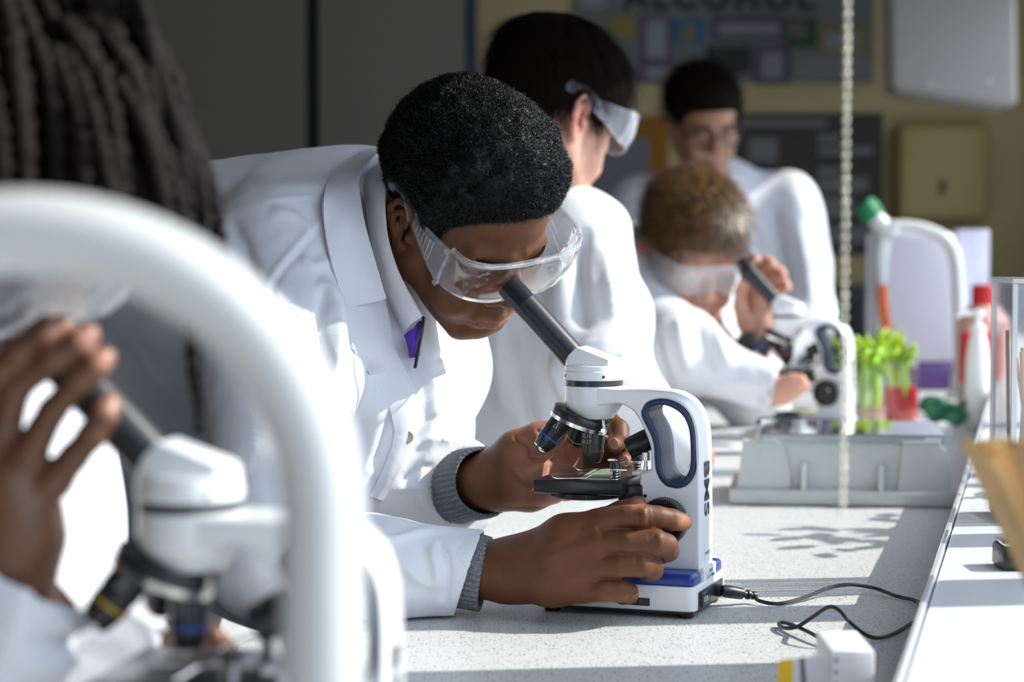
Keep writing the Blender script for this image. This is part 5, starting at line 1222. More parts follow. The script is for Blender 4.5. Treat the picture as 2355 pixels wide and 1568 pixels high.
# far water tap with green head and an orange rubber tube
d = 4.22; b0 = W(2206, 912, d); b0 = V(b0[0], b0[1], ZB)
P_ = lambda x, y: W(x, y, d)
zz = [P_(2206, 860), P_(2204, 700), P_(2198, 600), P_(2176, 552), P_(2130, 528), P_(2080, 520), P_(2040, 522)]
FT = swan_tap('water_tap', 'white water tap with green handle and orange tube beside the celery', b0, [b0 + V(0, 0, 0.01)] + zz, 0.0125)
MB().tube(spline([P_(2056, 522), P_(2034, 536), P_(2026, 590), P_(2027, 640)], 16), [0.02] * 5 + [0.016] * 6 + [0.013] * 5, 20).build('tap_body', TAPW, FT)
MB().tube([P_(2050, 545), P_(2024, 515), P_(2008, 496)], [0.021, 0.019, 0.017], 18).build('valve', TAPW, FT)
MB().tube([P_(2012, 500), P_(1998, 482), P_(1986, 466)], [0.021, 0.024, 0.020], 10).build('handle', mat('green_plastic', (0.005, 0.22, 0.07), 0.35), FT)
MB().tube([P_(2027, 632), P_(2028, 652), P_(2030, 668)], [0.012, 0.0085, 0.008], 14).build('nozzle', TAPW, FT)
MB().tube(spline([P_(2029, 655), P_(2031, 700), P_(2038, 750), P_(2048, 800), P_(2060, 850)], 20), 0.0105, 14).build('rubber_tube', mat('orange_rubber', (0.75, 0.16, 0.03), 0.5), FT)

def bench_at(px, py):                       # standing point on the worktop under a pixel
    return onz(px, py, ZB)
def depth(p): return float((np.asarray(p) - CAM) @ CF)

# white splash panel with purple foot behind the far tap
q0 = V(*(W(2020, 700, 4.42))); 
pn = thing('plastic_tub', 'tall white plastic tub with purple base behind the far tap', 'tub', tuple(V(W(2105, 895, 4.42)[0], W(2105, 895, 4.42)[1], ZB)))
a0, a1 = W(2012, 700, 4.42)[0], W(2198, 700, 4.42)[0]; y0 = W(2100, 700, 4.42)[1]
MB().box(((a0 + a1) / 2, y0 + 0.06, (ZB + 0.055 + W(2100, 535, 4.42)[2]) / 2), (a1 - a0, 0.12, W(2100, 535, 4.42)[2] - ZB - 0.055), bev=0.012, seg=3).build('body', mat('lavender_plastic', (0.62, 0.60, 0.66), 0.4), pn)
MB().box(((a0 + a1) / 2, y0 + 0.06, ZB + 0.028), (a1 - a0 + 0.004, 0.124, 0.054), bev=0.006).build('base', mat('purple_plastic', (0.12, 0.055, 0.22), 0.4), pn)
# pale carton behind
x0, x1 = W(2190, 600, 4.56)[0], W(2262, 600, 4.56)[0]; zt = W(2200, 528, 4.56)[2]; yy = W(2200, 600, 4.5)[1]
o = MB().box(((x0 + x1) / 2, yy + 0.03, (ZB + zt) / 2), (x1 - x0, 0.05, zt - ZB), bev=0.003).build('carton', mat('lavender_card', (0.66, 0.65, 0.78), 0.6, noise=0.06, nscale=30))
tag(o, 'pale lavender upright carton behind the white tub and tap', 'carton')
# red topped bottle and red tray
bb = bench_at(2262, 905); s_ = depth(bb)
rt = thing('first_aid_bottle', 'round pinkish bottle with red cap behind the soap pump', 'bottle', tuple(V(W(2262, 800, 4.0)[0], W(2262, 800, 4.0)[1], ZB)))
MB().lathe([(0.045, 0.0), (0.048, 0.01), (0.048, 0.16), (0.03, 0.185), (0.02, 0.19)], tuple(V(W(2262, 800, 4.0)[0], W(2262, 800, 4.0)[1], ZB)), n=32).build('body', mat('pinkish_plastic', (0.75, 0.42, 0.36), 0.35), rt)
MB().lathe([(0.021, 0.188), (0.023, 0.19), (0.023, 0.222), (0.02, 0.226), (0, 0.226)], tuple(V(W(2262, 800, 4.0)[0], W(2262, 800, 4.0)[1], ZB)), n=24).build('cap', mat('red_plastic', (0.55, 0.01, 0.012), 0.35), rt)
x0, x1 = W(2212, 780, 3.85)[0], W(2296, 780, 3.85)[0]
o = MB().box(((x0 + x1) / 2, W(2250, 780, 3.85)[1], (ZB + 0.003 + W(2250, 764, 3.85)[2]) / 2), (x1 - x0, 0.05, W(2250, 764, 3.85)[2] - ZB - 0.003), bev=0.006).build('red_box', mat('red_card', (0.62, 0.02, 0.015), 0.5))
tag(o, 'bright red box standing behind the white soap pump', 'box')
# soap pump bottle
sp0 = V(W(2248, 860, 3.55)[0], W(2248, 860, 3.55)[1], ZL if False else ZB)
so = thing('soap_pump', 'white soap bottle with pump top standing near the ledge', 'soap bottle', tuple(sp0)); u = 1 / 1000
hz = W(2248, 765, 3.55)[2] - ZB
MB().lathe([(0.017, 0), (0.0195, 0.004), (0.0195, hz * 0.7), (0.015, hz * 0.92), (0.011, hz)], sp0, n=28).build('bottle', mat('frosty_white', (0.82, 0.81, 0.82), 0.35), so)
MB().lathe([(0.0125, hz), (0.0125, hz + 0.012), (0.005, hz + 0.014), (0.005, hz + 0.028), (0.011, hz + 0.029), (0.011, hz + 0.036), (0.004, hz + 0.038)], sp0, n=20).tube([sp0 + V(0, 0, hz + 0.033), sp0 + V(-0.03, -0.004, hz + 0.031), sp0 + V(-0.036, -0.005, hz + 0.026)], 0.0045, 10).build('pump', mat('white_plastic', (0.8, 0.8, 0.8), 0.4), so)

# celery in two beakers
GL = clear_mat('beaker_glass', (0.97, 0.98, 0.98), 1.2, 0.03, 0.012)
LEAF = mat('celery_leaf', (0.32, 0.58, 0.03), 0.5, noise=0.4, nscale=60, sub=0.15)
STALK = mat('celery_stalk', (0.50, 0.74, 0.10), 0.4, noise=0.25, nscale=40, sub=0.2)
def beaker(label, c, r, hgt, liquid, level, ltab, seed, stalks):
    t = thing('beaker', label, 'beaker', tuple(c), group='beakers of celery')
    MB().lathe([(0, 0.002), (r * 0.93, 0.002), (r, 0.008), (r, hgt - 0.006), (r * 1.06, hgt), (r * 1.02, hgt - 0.001), (r * 0.965, hgt - 0.008), (r * 0.965, 0.009), (r * 0.9, 0.0045), (0, 0.0045)], c, n=40, caps=False).build('glass', GL, t)
    MB().lathe([(0, 0.005), (r * 0.90, 0.005), (r * 0.955, 0.010), (r * 0.955, level), (0, level)], c, n=36, caps=False).build('liquid', liquid, t)
    rg = np.random.default_rng(seed)
    for i in range(stalks):
        a = 6.283 * i / stalks + 0.3; ra = r * 0.56; lean = rg.normal(size=2) * 0.006
        p0 = V(c[0] + ra * math.cos(a), c[1] + ra * math.sin(a), c[2] + 0.012); L_ = hgt * (1.05 + 0.22 * rg.random())
        top = V(c[0] + (r * 0.62) * math.cos(a + 0.4) + lean[0], c[1] + (r * 0.62) * math.sin(a + 0.4) + lean[1], c[2] + L_)
        st = thing('celery_stalk', '%s celery stalk %s' % (ltab[0], ltab[1]), 'celery', tuple(p0), group='celery stalks in the %s' % ltab[2])
        m = MB(); P = spline([p0, (p0 + top) / 2 + V(*(rg.normal(size=2) * 0.004), 0), top], 14); m.tube(P, [(0.0105 if r > 0.038 else 0.0095) - 0.0002 * k_ for k_ in range(14)], 10, squash=0.75); m.build('stem', STALK, st)
        lf = MB()
        for j in range(12):
            q = rg.random(); b_ = P[9 + int(q * 4.9)] ; dr = rg.normal(size=3); dr[2] = abs(dr[2]) * 0.8 + 0.3; dr /= np.linalg.norm(dr)
            sd = np.cross(dr, V(0, 0, 1)); sd /= np.linalg.norm(sd) + 1e-6; L2 = 0.016 + 0.016 * rg.random(); w2 = 0.010 + 0.008 * rg.random()
            rows = [[b_ + dr * (L2 * v_) + sd * (w2 * s_ * math.sin(0.35 + v_ * 2.6)) + V(0, 0, 0.006 * math.cos(s_ * 2.5 + j)) * v_ for s_ in (-1, -0.5, 0, 0.5, 1)] for v_ in (0, 0.25, 0.5, 0.75, 1)]
            lf.sheet(rows, 0.0008)
        lf.build('leaf_tuft', LEAF, st, smooth=True, sharp=0)
    return t
pinkw = clear_mat('pink_water', (0.97, 0.72, 0.64), 0.5, 0.05, 0.38, (0.85, 0.50, 0.42)); redw = mat('red_dye', (0.62, 0.001, 0.008), 0.3, spec=0.2)
c1 = bench_at(1979, 1002); beaker('glass beaker of pinkish water and celery in front of the far microscope', c1, 0.0405, 0.112, pinkw, 0.048, ('pale green leafy', 'standing in the beaker of pinkish water', 'pink water'), 3, 6)
c2 = bench_at(2066, 972); beaker('glass beaker of red dye and celery behind the pinkish one', c2, 0.033, 0.108, redw, 0.062, ('bright green leafy', 'standing in the beaker of red dye', 'red dye'), 8, 4)
def on_bench(name, label, cat, mb, m, **kw):
    o = mb.build(name, m, **kw); tag(o, label, cat); return o
# clear-lidded grey storage box in the middle of the bench
dg = 2.56
xl, xr = W(1702, 1160, dg)[0], W(2222, 1160, dg)[0]; yf = W(1950, 1160, dg)[1]; zt = 0.078
gp = mat('grey_plastic', (0.56, 0.585, 0.57), 0.42, noise=0.03)
gb = thing('storage_box', 'grey plastic storage box with clear lid beside the hanging bead chain', 'box', ((xl + xr) / 2, yf + 0.1, ZB))
Wd = xr - xl; dd_ = 0.20; cx_, cy_ = (xl + xr) / 2, yf + dd_ / 2
m = MB(); m.box((cx_, cy_, ZB + 0.010), (Wd, dd_, 0.018), bev=0.004); m.build('tray', gp, gb)
m = MB()
for yy_ in (yf + 0.018, yf + dd_ - 0.018): m.box((cx_, yy_, ZB + 0.045), (Wd - 0.07, 0.004, 0.054), bev=0.001)
for xx_ in (xl + 0.03, xr - 0.03): m.box((xx_, cy_, ZB + 0.045), (0.004, dd_ - 0.05, 0.054), bev=0.001)
m.build('wall', gp, gb, smooth=False)
for xx_ in (xl + 0.042, xr - 0.036):
    for yy_ in (yf + 0.022, yf + dd_ - 0.022):
        poly = [(-0.032, 0), (0.030, 0), (0.030, 0.020), (0.024, 0.047), (0.014, 0.058), (-0.026, 0.058)]
        MB().prism(poly, -0.011, 0.011, frame((1, 0, 0), (0, 0, 1), (0, -1, 0), (xx_, yy_, ZB + 0.018))).build('corner_post', gp, gb, smooth=False)
for xx_ in (xl + 0.088, xr - 0.088): MB().box((xx_, yf + 0.008, ZB + 0.034), (0.006, 0.012, 0.032), bev=0.0015).build('clip', mat('pale_grey_plastic', (0.6, 0.62, 0.62), 0.4), gb)
lid = MB(); lid.box((cx_ + 0.01, cy_, ZB + 0.084), (Wd - 0.05, dd_ - 0.012, 0.003), bev=0.001)
for s_ in (-1, 1): lid.box((cx_ + 0.01, cy_ + s_ * (dd_ / 2 - 0.008), ZB + 0.0795), (Wd - 0.05, 0.003, 0.010)); lid.box((cx_ + 0.01 + s_ * (Wd / 2 - 0.027), cy_, ZB + 0.0795), (0.003, dd_ - 0.014, 0.010))
lid.build('lid', clear_mat('clear_lid', (0.92, 0.95, 0.96), 1.8, 0.06, 0.15), gb, smooth=False)
gb.rotation_euler.z = -0.13
# papers, strip, pencil case, cloth, adaptor
def sheet_on(px, lab, colr, nm, cat, z=0.0012):
    P4 = [onz(x, y, ZB + z) for x, y in px]
    return on_bench(nm, lab, cat, MB().prism([(p[0], p[1]) for p in P4], ZB + z - 0.0008, ZB + z + 0.0004), colr, smooth=False)
paperm = mat('paper', (0.80, 0.80, 0.79), 0.6)
sheet_on([(1748, 1008), (1930, 1005), (1925, 962), (1790, 960)], 'white worksheet lying flat on the bench beside the pinkish beaker', paperm, 'worksheet', 'paper')
sheet_on([(2055, 1010), (2225, 1004), (2228, 962), (2090, 960)], 'white tray mat lying flat below the beaker of red dye', mat('glossy_white', (0.82, 0.82, 0.84), 0.2), 'tray_mat', 'mat')
sheet_on([(1500, 1040), (1735, 1036), (1720, 985), (1520, 990)], 'white open notebook lying on the bench before the fair-haired boy', mat('notebook_paper', (0.78, 0.79, 0.80), 0.6), 'notebook', 'notebook', 0.006)
e0, e1_ = onz(1832, 946, ZB + 0.008), onz(1922, 972, ZB + 0.006)
on_bench('celery_strip', 'pale yellowish strip of celery lying before the far microscope', 'celery', MB().tube(spline([e0, (e0 + e1_) / 2 + V(0, 0, 0.003), e1_], 10), [0.004, 0.007, 0.008, 0.008, 0.008, 0.008, 0.008, 0.007, 0.006, 0.003], 10), mat('pale_celery', (0.72, 0.70, 0.36), 0.5))
e0, e1_ = onz(1748, 1002, ZB + 0.012), onz(1822, 978, ZB + 0.012)
on_bench('pencil_case', 'dark blue pencil case lying on the bench left of the pinkish beaker', 'pencil case', MB().tube(spline([e0, (e0 + e1_) / 2, e1_], 8), [0.007, 0.011, 0.012, 0.012, 0.012, 0.012, 0.011, 0.007], 14), mat('navy_cloth', (0.02, 0.022, 0.05), 0.8))
rg = np.random.default_rng(4); cl = Body(); cc = onz(2156, 956, ZB + 0.02)
for i in range(9): 
    p = cc + V(rg.normal() * 0.016, rg.normal() * 0.02, abs(rg.normal()) * 0.009); cl.ell(p, (0.018, 0.014, 0.015), euler(*(rg.random(3) * 6)), 0.004)
v, f, n = cl.skin(0.003); v = pxnoise(v, n, ((90, 0.006, 1), (200, 0.003, 2))); v[:, 2] = np.maximum(v[:, 2], ZB + 0.0005)
tag(link('cloth', mesh_np('cloth', v, f), mat('green_cloth', (0.03, 0.16, 0.09), 0.8, noise=0.6, nscale=50)), 'crumpled green cloth lying between the red beaker and the ledge', 'cloth')
ab = thing('socket_box', 'grey plastic socket box standing at the ledge behind the cloth', 'socket box', tuple(V(W(2238, 930, 3.75)[0], W(2238, 930, 3.75)[1], ZB)))
xw = W(2207, 930, 3.75)[0], W(2262, 930, 3.75)[0]
MB().box(((xw[0] + xw[1]) / 2, W(2238, 930, 3.75)[1], ZB + 0.03), (xw[1] - xw[0], 0.05, 0.058), bev=0.004).build('body', mat('sage_plastic', (0.36, 0.38, 0.34), 0.5), ab)
MB().box(((xw[0] + xw[1]) / 2 + 0.012, W(2238, 930, 3.75)[1], ZB + 0.0635), (0.04, 0.05, 0.008), bev=0.002).build('lid', paperm, ab)
cp = [onz(x, y, ZB + z) for x, y, z in ((2205, 945, 0.03), (2222, 925, 0.045), (2238, 938, 0.035), (2246, 960, 0.012), (2250, 985, 0.004), (2246, 1010, 0.004))]
tag(MB().tube(spline(cp, 30), 0.0035, 8).build('power_cable', mat('cable_black', (0.012, 0.012, 0.014), 0.4)), 'black cable looping out of the grey socket box', 'cable')

# the lead of the middle microscope: plug, strain relief, loops by the ledge
lead = thing('microscope_lead', 'thin black power lead plugged into the middle microscope and looping by the ledge', 'cable', tuple(onz(1800, 1400, ZB)))
pk = mic_point(MIC, -2.0, -72, 14.5); dv = onz(1725, 1368, ZB + 0.008) - pk; dv /= np.linalg.norm(dv)
CB = mat('cable_black', (0.012, 0.012, 0.014), 0.4)
MB().lathe([(0.0042, 0.0), (0.0052, 0.003), (0.0056, 0.010), (0.0050, 0.022), (0.0030, 0.024), (0.0030, 0.027), (0.0042, 0.0275), (0.0042, 0.030), (0.0026, 0.0305), (0.0026, 0.033), (0.0036, 0.0335), (0.0036, 0.036), (0.002, 0.038)], pk, dv, 24).build('plug', CB, lead)
lp = [pk + dv * 0.037] + [onz(x, y, ZB + z) for x, y, z in ((1745, 1381, 0.004), (1790, 1388, 0.0025), (1850, 1374, 0.004), (1905, 1352, 0.008), (1955, 1344, 0.010), (2010, 1352, 0.006), (2060, 1370, 0.003), (2102, 1380, 0.0025), (2118, 1392, 0.0025), (2116, 1420, 0.0025), (2090, 1437, 0.003), (2060, 1455, 0.003), (2020, 1467, 0.004),
      (1985, 1456, 0.010), (1950, 1425, 0.022), (1928, 1402, 0.028), (1905, 1396, 0.028), (1870, 1418, 0.018), (1835, 1440, 0.008), (1808, 1444, 0.005), (1792, 1437, 0.004), (1798, 1431, 0.004), (1825, 1438, 0.006), (1865, 1456, 0.006), (1905, 1480, 0.004), (1960, 1510, 0.003))]
MB().tube(spline(lp, 150), 0.00165, 10).build('wire', CB, lead)
# white card box, bottom right
dB = 1.36
bx = thing('card_box', 'white card box with blue dots in front at the bottom right', 'box', tuple(V(W(1940, 1500, dB)[0], W(1940, 1500, dB)[1], ZB)))
p0, p1 = W(1912, 1496, dB), W(2012, 1496, dB); zt = p0[2]
MB().box(((p0[0] + p1[0]) / 2, p0[1] + 0.035, (ZB + zt) / 2), (p1[0] - p0[0], 0.07, zt - ZB), bev=0.002).build('body', mat('white_card', (0.80, 0.80, 0.79), 0.55), bx)
wl = W(1800, 1568, dB)[0]
MB().prism([(wl, ZB), (p0[0] - 0.0005, ZB), (p0[0] - 0.0005, zt - 0.004), (p0[0] - 0.016, zt - 0.004)], 0, 0.066, frame((1, 0, 0), (0, 0, 1), (0, 1, 0), (0, p0[1] + 0.002, 0))).build('sloping_flap', mat('silver_card', (0.55, 0.55, 0.55), 0.35), bx, smooth=False) if False else None
fl = MB(); A0, A1 = V(wl + 0.004, p0[1] - 0.002, ZB + 0.006), V(p0[0] - 0.002, p0[1] + 0.004, zt - 0.003)
for t0, t1, cm in ((0.0, 0.28, 'y'), (0.28, 0.42, 'w'), (0.42, 0.52, 'd'), (0.52, 1.0, 'w')):
    qa, qb = A0 + (A1 - A0) * 0, A1
    s0, s1 = V(0.028 * t0 * 1.9, 0, 0), V(0.028 * t1 * 1.9, 0, 0)
    rows = [[A0 + s0 + V(0, yq, 0), A0 + s1 + V(0, yq, 0)] for yq in (0.0, 0.06)]
    rows = [[A0 + V(-0.012 + (0.05) * t0, 0.0, 0), A1 + V(-0.030 * (1 - t0), 0.0, -0.004 * (1 - t0))], [A0 + V(-0.012 + 0.05 * t1, 0.0, 0), A1 + V(-0.030 * (1 - t1), 0.0, -0.004 * (1 - t1))]]
    MB().sheet(rows, 0.0016).build('printed_flap', {'y': mat('yellow_print', (0.75, 0.45, 0.01), 0.45), 'w': mat('silver_card', (0.62, 0.62, 0.62), 0.35), 'd': mat('grey_stripe', (0.12, 0.12, 0.13), 0.4)}[cm], bx, smooth=False)
dt = MB()
for i in range(7): dt.lathe([(0.0013, 0), (0.0013, 0.0006)], V(p0[0] + 0.0030, p0[1] - 0.0002, zt - 0.006 - i * 0.0076), (0, -1, 0), 12)
dt.build('dot_print', mat('blue_dots', (0.10, 0.22, 0.42), 0.5), bx)

# acrylic display boxes of wooden splints on the ledge
ACR = clear_mat('acrylic', (0.98, 0.985, 0.985), 0.8, 0.03, 0.05); WOOD = mat('splint_wood', (0.60, 0.36, 0.13), 0.55, noise=0.25, nscale=25)
vary(WOOD)
def splint_box(label, x0, x1, y0, dpt, h_, n, seed, splabel, grp, tall):
    z0 = ZL
    t = thing('acrylic_box', label, 'box', ((x0 + x1) / 2, y0 + dpt / 2, z0), group='clear acrylic boxes on the ledge')
    MB().box(((x0 + x1) / 2, y0 + dpt / 2, z0 + 0.0085), (x1 - x0 + 0.004, dpt + 0.004, 0.016), bev=0.002).build('black_base', BLACKP, t)
    m = MB(); th = 0.003
    for xx_ in (x0, x1): m.box((xx_, y0 + dpt / 2, z0 + 0.017 + h_ / 2), (th, dpt, h_))
    for yy_ in (y0, y0 + dpt): m.box(((x0 + x1) / 2, yy_, z0 + 0.017 + h_ / 2), (x1 - x0, th, h_))
    m.build('clear_wall', ACR, t, smooth=False)
    m = MB()
    for xx_ in (x0, x1):
        for yy_ in (y0, y0 + dpt): m.box((xx_, yy_, z0 + 0.017 + h_ / 2), (0.0045, 0.0045, h_))
    m.build('polished_edge', clear_mat('acrylic_edge', (0.95, 0.96, 0.96), 0.8, 0.05, 0.55), t, smooth=False)
    MB().box(((x0 + x1) / 2, y0 + dpt / 2, z0 + 0.0195 + h_), (x1 - x0 + 0.006, dpt + 0.006, 0.004), bev=0.001).build('lid', clear_mat('acrylic_lid', (0.95, 0.96, 0.96), 0.8, 0.05, 0.4), t, smooth=False)
    rg = np.random.default_rng(seed)
    for i in range(n):
        yy_ = y0 + 0.006 + (dpt - 0.012) * (i + 0.5) / n; a = V(x0 + 0.010 + (x1 - x0 - 0.045) * rg.random(), yy_, z0 + 0.019)
        b_ = V(x0 + 0.008 + (x1 - x0 - 0.040) * rg.random(), yy_, z0 + 0.02 + h_ * (tall + 0.2 * rg.random()))
        tag(MB().tube([a, b_], 0.0018, 6).build('wooden_splint', WOOD, sharp=0.3), splabel, 'splint', grp)
bx1 = onz(2262, 1208, ZL); splint_box('clear acrylic box of thin wooden splints standing upright on the ledge', W(2334, 900, depth(bx1))[0], W(2334, 900, depth(bx1))[0] + 0.075, bx1[1] + 0.01, 0.085, 0.20, 19, 2, 'thin wooden splint inside the clear acrylic box', 'splints in the acrylic box', 0.62)
bx2 = onz(2300, 1314, ZL)
t2 = thing('timer', 'small black block with a chrome rim on the ledge beside the splints', 'timer', tuple(bx2 + V(0.03, 0.02, 0)))
MB().box(tuple(bx2 + V(0.032, 0.02, 0.0095)), (0.06, 0.04, 0.019), bev=0.003).build('block', BLACKP, t2); MB().box(tuple(bx2 + V(0.032, 0.02, 0.0205)), (0.056, 0.036, 0.003), bev=0.001).build('rim', CHROME, t2)
# near bundle of splints in a jar on the ledge
jb = V(0.318, 1.17, ZL); jar = thing('splint_jar', 'glass jar on the ledge holding the near bundle of splints', 'jar', tuple(jb))
MB().lathe([(0.0, 0.001), (0.032, 0.001), (0.034, 0.004), (0.034, 0.085), (0.032, 0.086), (0.032, 0.004), (0, 0.003)], jb, n=36, caps=False).build('glass', GL, jar)
rg = np.random.default_rng(12)
tops = [(2222, 1012), (2236, 1030), (2252, 1016), (2262, 1040), (2275, 1012), (2284, 1034), (2296, 1010), (2305, 1028), (2314, 1014), (2326, 1036), (2334, 1018), (2344, 1026), (2352, 1012), (2246, 1050), (2290, 1052), (2318, 1056), (2340, 1050), (2362, 1030), (2376, 1018)]
for i, (x, y) in enumerate(tops):
    yo = 0.0026 * ((i * 7) % 19 - 9); tpp = W(x, y, 1.17 + yo); tpp[1] = jb[1] + yo; bt = jb + V((x - 2290) / 140 * 0.016, yo, 0.008)
    ax_ = (tpp - bt); sd = np.cross(ax_, V(0, 1, 0)); sd /= np.linalg.norm(sd); ax_ /= np.linalg.norm(ax_)
    wv = 0.0026 + 0.0014 * rg.random(); pv = V(0, 1, 0)
    mb = MB(); qs = []
    for p_ in (bt, tpp):
        qs.append([mb.b.verts.new(p_ + sd * wv * a + pv * 0.001 * b_) for a, b_ in ((-1, -1), (1, -1), (1, 1), (-1, 1))])
    for k_ in range(4): mb.b.faces.new((qs[0][k_], qs[0][(k_ + 1) % 4], qs[1][(k_ + 1) % 4], qs[1][k_]))
    mb.b.faces.new(qs[0][::-1]); mb.b.faces.new(qs[1])
    tag(mb.build('wooden_splint', WOOD, smooth=False), 'flat wooden splint in the near bundle in front of the ledge', 'splint', 'splints in the near bundle')

# ================================================================= BACK OF THE ROOM
YB = 6.66
def wallbits(px0, py0, px1, py1, dpth): a, b_ = W(px0, py0, dpth), W(px1, py1, dpth); return (a[0] + b_[0]) / 2, (a[2] + b_[2]) / 2, abs(b_[0] - a[0]), abs(b_[2] - a[2])
def flat(name, px, m, y, th=0.006, parent=None, bev=0.0):
    cx_, cz_, w_, h_ = wallbits(*px, y); return MB().box((cx_, y, cz_), (w_, th, h_), bev=bev).build(name, m, parent, smooth=False)
# tall cupboard with two doors and a dark gap between them
cz = mat('cupboard_laminate', (0.21, 0.185, 0.15), 0.5, noise=0.02)
cb = thing('cupboard', 'tall beige-grey cupboard with two wide doors behind the bending boy', 'cupboard', (W(700, 0, 6.2)[0], 6.4, 0))
xa, xb, xc = W(250, 0, 6.2)[0], W(718, 0, 6.2)[0], W(1076, 0, 6.2)[0]
MB().box(((xa + xc) / 2, 6.43, 1.2), (xc - xa, 0.38, 2.4)).build('carcass', mat('dark_gap', (0.012, 0.012, 0.012), 0.7), cb, smooth=False)
for s0, s1 in ((xa, xb - 0.018), (xb + 0.020, xc - 0.006)):
    dr = MB().box(((s0 + s1) / 2, 6.228, 1.2), (s1 - s0, 0.02, 2.36), bev=0.002).build('door', cz, cb, smooth=False)
    MB().tube([(s1 - 0.06 if s0 == xa else s0 + 0.06, 6.20, 0.95), (s1 - 0.06 if s0 == xa else s0 + 0.06, 6.20, 1.08)], 0.006, 8).build('handle', CHROME, dr)
MB().box((W(1086, 0, 6.2)[0], 6.41, 1.25), (0.022, 0.40, 2.5)).build('side_edging', mat('navy_edging', (0.025, 0.04, 0.10), 0.5), cb, smooth=False)
# notice board with its papers
db = thing('notice_board', 'grey notice board with black cut-out letters high on the cream wall', 'notice board', (W(1660, 0, YB)[0], YB, W(0, 195, YB)[2]))
flat('backing', (1320, -160, 2002, 192), mat('board_grey', (0.20, 0.205, 0.20), 0.8), YB, 0.014, db)
tl = lettering('cut_out_lettering', 'ALCOHOL', 0.105, 0.002, 1.25, 0.003); o = link('cut_out_lettering', tl, mat('black_card', (0.012, 0.012, 0.012), 0.7), db, smooth=False)
o.matrix_basis = frame((1, 0, 0), (0, 0, 1), (0, -1, 0), V(W(1650, 0, YB)[0], YB - 0.0105, W(1650, 0, YB)[2])); o.matrix_parent_inverse = wmat(db).inverted()
PURP, GREYP = mat('purple_paper', (0.125, 0.085, 0.14), 0.7), mat('grey_paper', (0.30, 0.30, 0.32), 0.7)
def poster(lab, px, m, inner=None, mi=None, y=YB - 0.012):
    t = flat('poster', px, m, y, 0.002); tag(t, lab, 'poster', 'papers on the notice board')
    if inner: flat('inner_sheet', inner, mi, y - 0.002, 0.002, t)
    return t
poster('tall purple-edged sheet at the left end of the notice board', (1470, 40, 1545, 148), PURP, (1484, 50, 1532, 136), GREYP)
poster('small bright blue picture card under the black letters', (1547, 48, 1617, 102), mat('blue_print', (0.02, 0.14, 0.28), 0.6), (1566, 58, 1596, 100), mat('ochre_print', (0.22, 0.19, 0.05), 0.6))
poster('wide purple-edged strip below the black letters', (1635, 38, 1800, 94), PURP, (1648, 56, 1788, 82), GREYP)
poster('square purple-framed sheet at the lower middle of the notice board', (1732, 108, 1814, 196), PURP, (1750, 122, 1796, 182), GREYP)
poster('dark blank card above the head of the standing grown-up', (1622, 108, 1724, 172), mat('dark_card', (0.035, 0.032, 0.026), 0.7))
poster('yellow-edged sheet right of the notice board beside the bead chain', (1880, 64, 1988, 128), mat('yellow_paper', (0.27, 0.22, 0.07), 0.7), (1894, 78, 1972, 114), GREYP)
poster('green-edged picture card right of the black letters', (1802, 44, 1874, 110), mat('green_paper', (0.02, 0.09, 0.035), 0.7), (1808, 52, 1850, 92), mat('grey_brown_paper', (0.17, 0.15, 0.13), 0.7))
poster('wide grey sheet with purple lower edge at the bottom left of the notice board', (1470, 150, 1600, 194), PURP, (1484, 156, 1590, 182), GREYP)
poster('pale grey sheet at the right lower corner of the notice board', (1822, 128, 1990, 188), mat('pale_grey_paper', (0.24, 0.25, 0.25), 0.7))
poster('yellow card at the upper left of the notice board above the dark-haired boy', (1400, 40, 1462, 92), mat('yellow_card2', (0.28, 0.21, 0.05), 0.7))
poster('grey sheet at the top left corner of the notice board', (1330, -40, 1390, 20), GREYP)
# dark display panel with pale cards, orange panel, grey sheets
dp = thing('display_panel', 'dark brown display panel with rows of pale cards on the wall', 'display panel', (W(1860, 0, YB)[0], YB, W(0, 580, YB)[2]))
flat('backing', (1690, 262, 2026, 585), mat('brown_felt', (0.085, 0.070, 0.062), 0.9), YB, 0.014, dp)
for px in ((1700, 276, 1900, 292), (1720, 318, 1786, 372), (1880, 310, 1930, 330), (1880, 338, 2006, 356), (1880, 385, 1930, 402), (1880, 408, 1994, 440), (1878, 452, 1960, 500), (1880, 520, 2005, 560), (1800, 400, 1850, 440)):
    flat('card', px, mat('dim_card', (0.22, 0.21, 0.20), 0.7), YB - 0.010, 0.002, dp)
op = flat('orange_panel', (1424, 268, 1536, 460), mat('orange_paper', (0.36, 0.15, 0.015), 0.8), YB, 0.012); tag(op, 'orange display panel on the wall behind the standing grown-up', 'display panel')
gs = flat('grey_poster', (1330, 318, 1492, 470), mat('mid_grey_paper', (0.21, 0.21, 0.215), 0.7), YB - 0.010, 0.004); tag(gs, 'grey poster pinned over the orange panel', 'poster')
# dark low cabinet along the wall
dk = thing('low_cabinet', 'dark low cabinet against the back wall below the display panel', 'cabinet', (W(1800, 0, 6.3)[0], 6.4, 0))
MB().box((W(1760, 0, 6.3)[0], 6.45, 0.53), (1.5, 0.4, 1.06)).build('carcass', mat('dark_wood', (0.02, 0.018, 0.018), 0.5), dk, smooth=False)
for xx_ in (-0.5, 0, 0.5): MB().box((W(1760, 0, 6.3)[0] + xx_ * 0.98, 6.243, 0.53), (0.47, 0.014, 1.0), bev=0.002).build('door', mat('dark_door', (0.025, 0.022, 0.022), 0.5), dk, smooth=False)
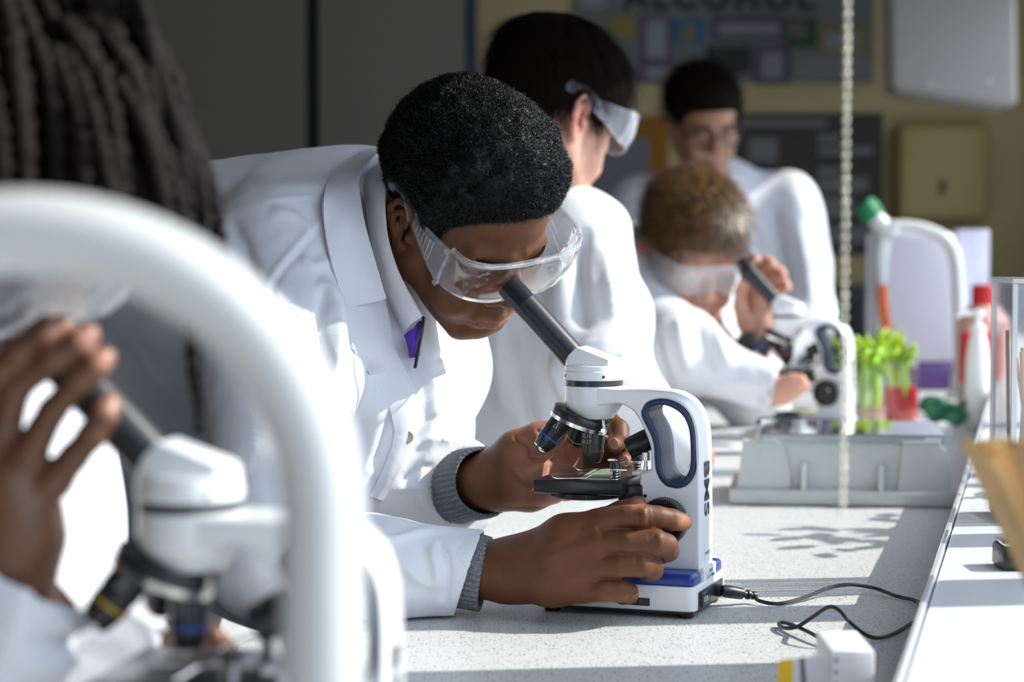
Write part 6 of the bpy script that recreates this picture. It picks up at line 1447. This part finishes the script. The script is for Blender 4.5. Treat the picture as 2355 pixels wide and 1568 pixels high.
# cream dispenser and white wall unit
ds = thing('towel_dispenser', 'ochre-cream rounded towel dispenser on the wall at the right', 'dispenser', (W(2170, 0, 6.6)[0], 6.6, W(0, 515, 6.6)[2]))
cx_, cz_, w_, h_ = wallbits(2062, 282, 2276, 512, 6.55)
MB().box((cx_, 6.60, cz_), (w_, 0.12, h_), bev=0.03, seg=4).build('body', mat('ochre_plastic', (0.48, 0.37, 0.13), 0.5), ds)
MB().box((W(2166, 0, 6.53)[0], 6.536, W(0, 430, 6.53)[2]), (0.016, 0.010, 0.045), bev=0.004).build('lock', mat('dark_lock', (0.05, 0.035, 0.015), 0.5), ds)
wu = thing('wall_unit', 'large white wall unit with a sloping lower edge at the upper right', 'wall unit', tuple(W(2190, 230, 5.9)))
pl = [W(2048, -160, 5.85), W(2052, 206, 5.85), W(2340, 244, 5.6), W(2336, -160, 5.6)]
m = MB(); fr_ = [m.b.verts.new(p) for p in pl]; bk = [m.b.verts.new(p + V(0.03, 0.30, 0.0)) for p in pl]
for i in range(4): m.b.faces.new((fr_[i], fr_[(i + 1) % 4], bk[(i + 1) % 4], bk[i]))
m.b.faces.new(fr_); m.b.faces.new(bk[::-1])
bmesh.ops.bevel(m.b, geom=m.b.edges[:], offset=0.012, segments=3, affect='EDGES')
m.build('body', mat('unit_white', (0.76, 0.73, 0.69), 0.5), wu)
for x, y in ((2136, 192), (2276, 186)): MB().lathe([(0.008, 0), (0.008, 0.003)], W(x, y, 5.77 - (x - 2100) * 0.0009), (0, -1, 0), 12).build('screw_cap', mat('grey_cap', (0.4, 0.4, 0.4), 0.5), wu)
# leafy plant on the ledge: stands out of the frame, its shadow lies on the bench
pp = V(0.70, 2.30, ZL); pt = thing('potted_plant', 'potted plant on the ledge whose leafy shadow falls on the sunlit bench', 'plant', tuple(pp))
MB().lathe([(0, 0), (0.035, 0), (0.046, 0.07), (0.048, 0.075), (0.044, 0.075), (0.042, 0.068), (0, 0.066)], pp, n=32, caps=False).build('pot', mat('terracotta', (0.45, 0.18, 0.09), 0.8), pt)
rg = np.random.default_rng(21); st = MB(); lf = MB()
for i in range(16):
    a = rg.random() * 6.28; tip = pp + V(0.03 * math.cos(a), 0.16 * rg.normal() * 0.6, 0.12 + 0.20 * rg.random()); P = spline([pp + V(0, 0, 0.06), (pp + tip) / 2 + V(0, 0, 0.06), tip], 10)
    st.tube(P, 0.0012, 5)
    for j in range(3):
        b_ = P[7 + j - 1]; dr = V(rg.normal() * 0.3, rg.normal(), rg.normal() * 0.4); dr /= np.linalg.norm(dr); sd = np.cross(dr, V(1, 0, 0)); sd /= np.linalg.norm(sd); L2 = 0.03 + 0.03 * rg.random()
        lf.sheet([[b_ + dr * L2 * v_ + sd * (0.012 * s_ * math.sin(0.2 + v_ * 2.8)) for s_ in (-1, 0, 1)] for v_ in np.linspace(0, 1, 6)], 0.0006)
st.build('stem', mat('plant_stem', (0.12, 0.16, 0.05), 0.6), pt); lf.build('foliage', mat('plant_leaf', (0.06, 0.16, 0.03), 0.5), pt, sharp=0)
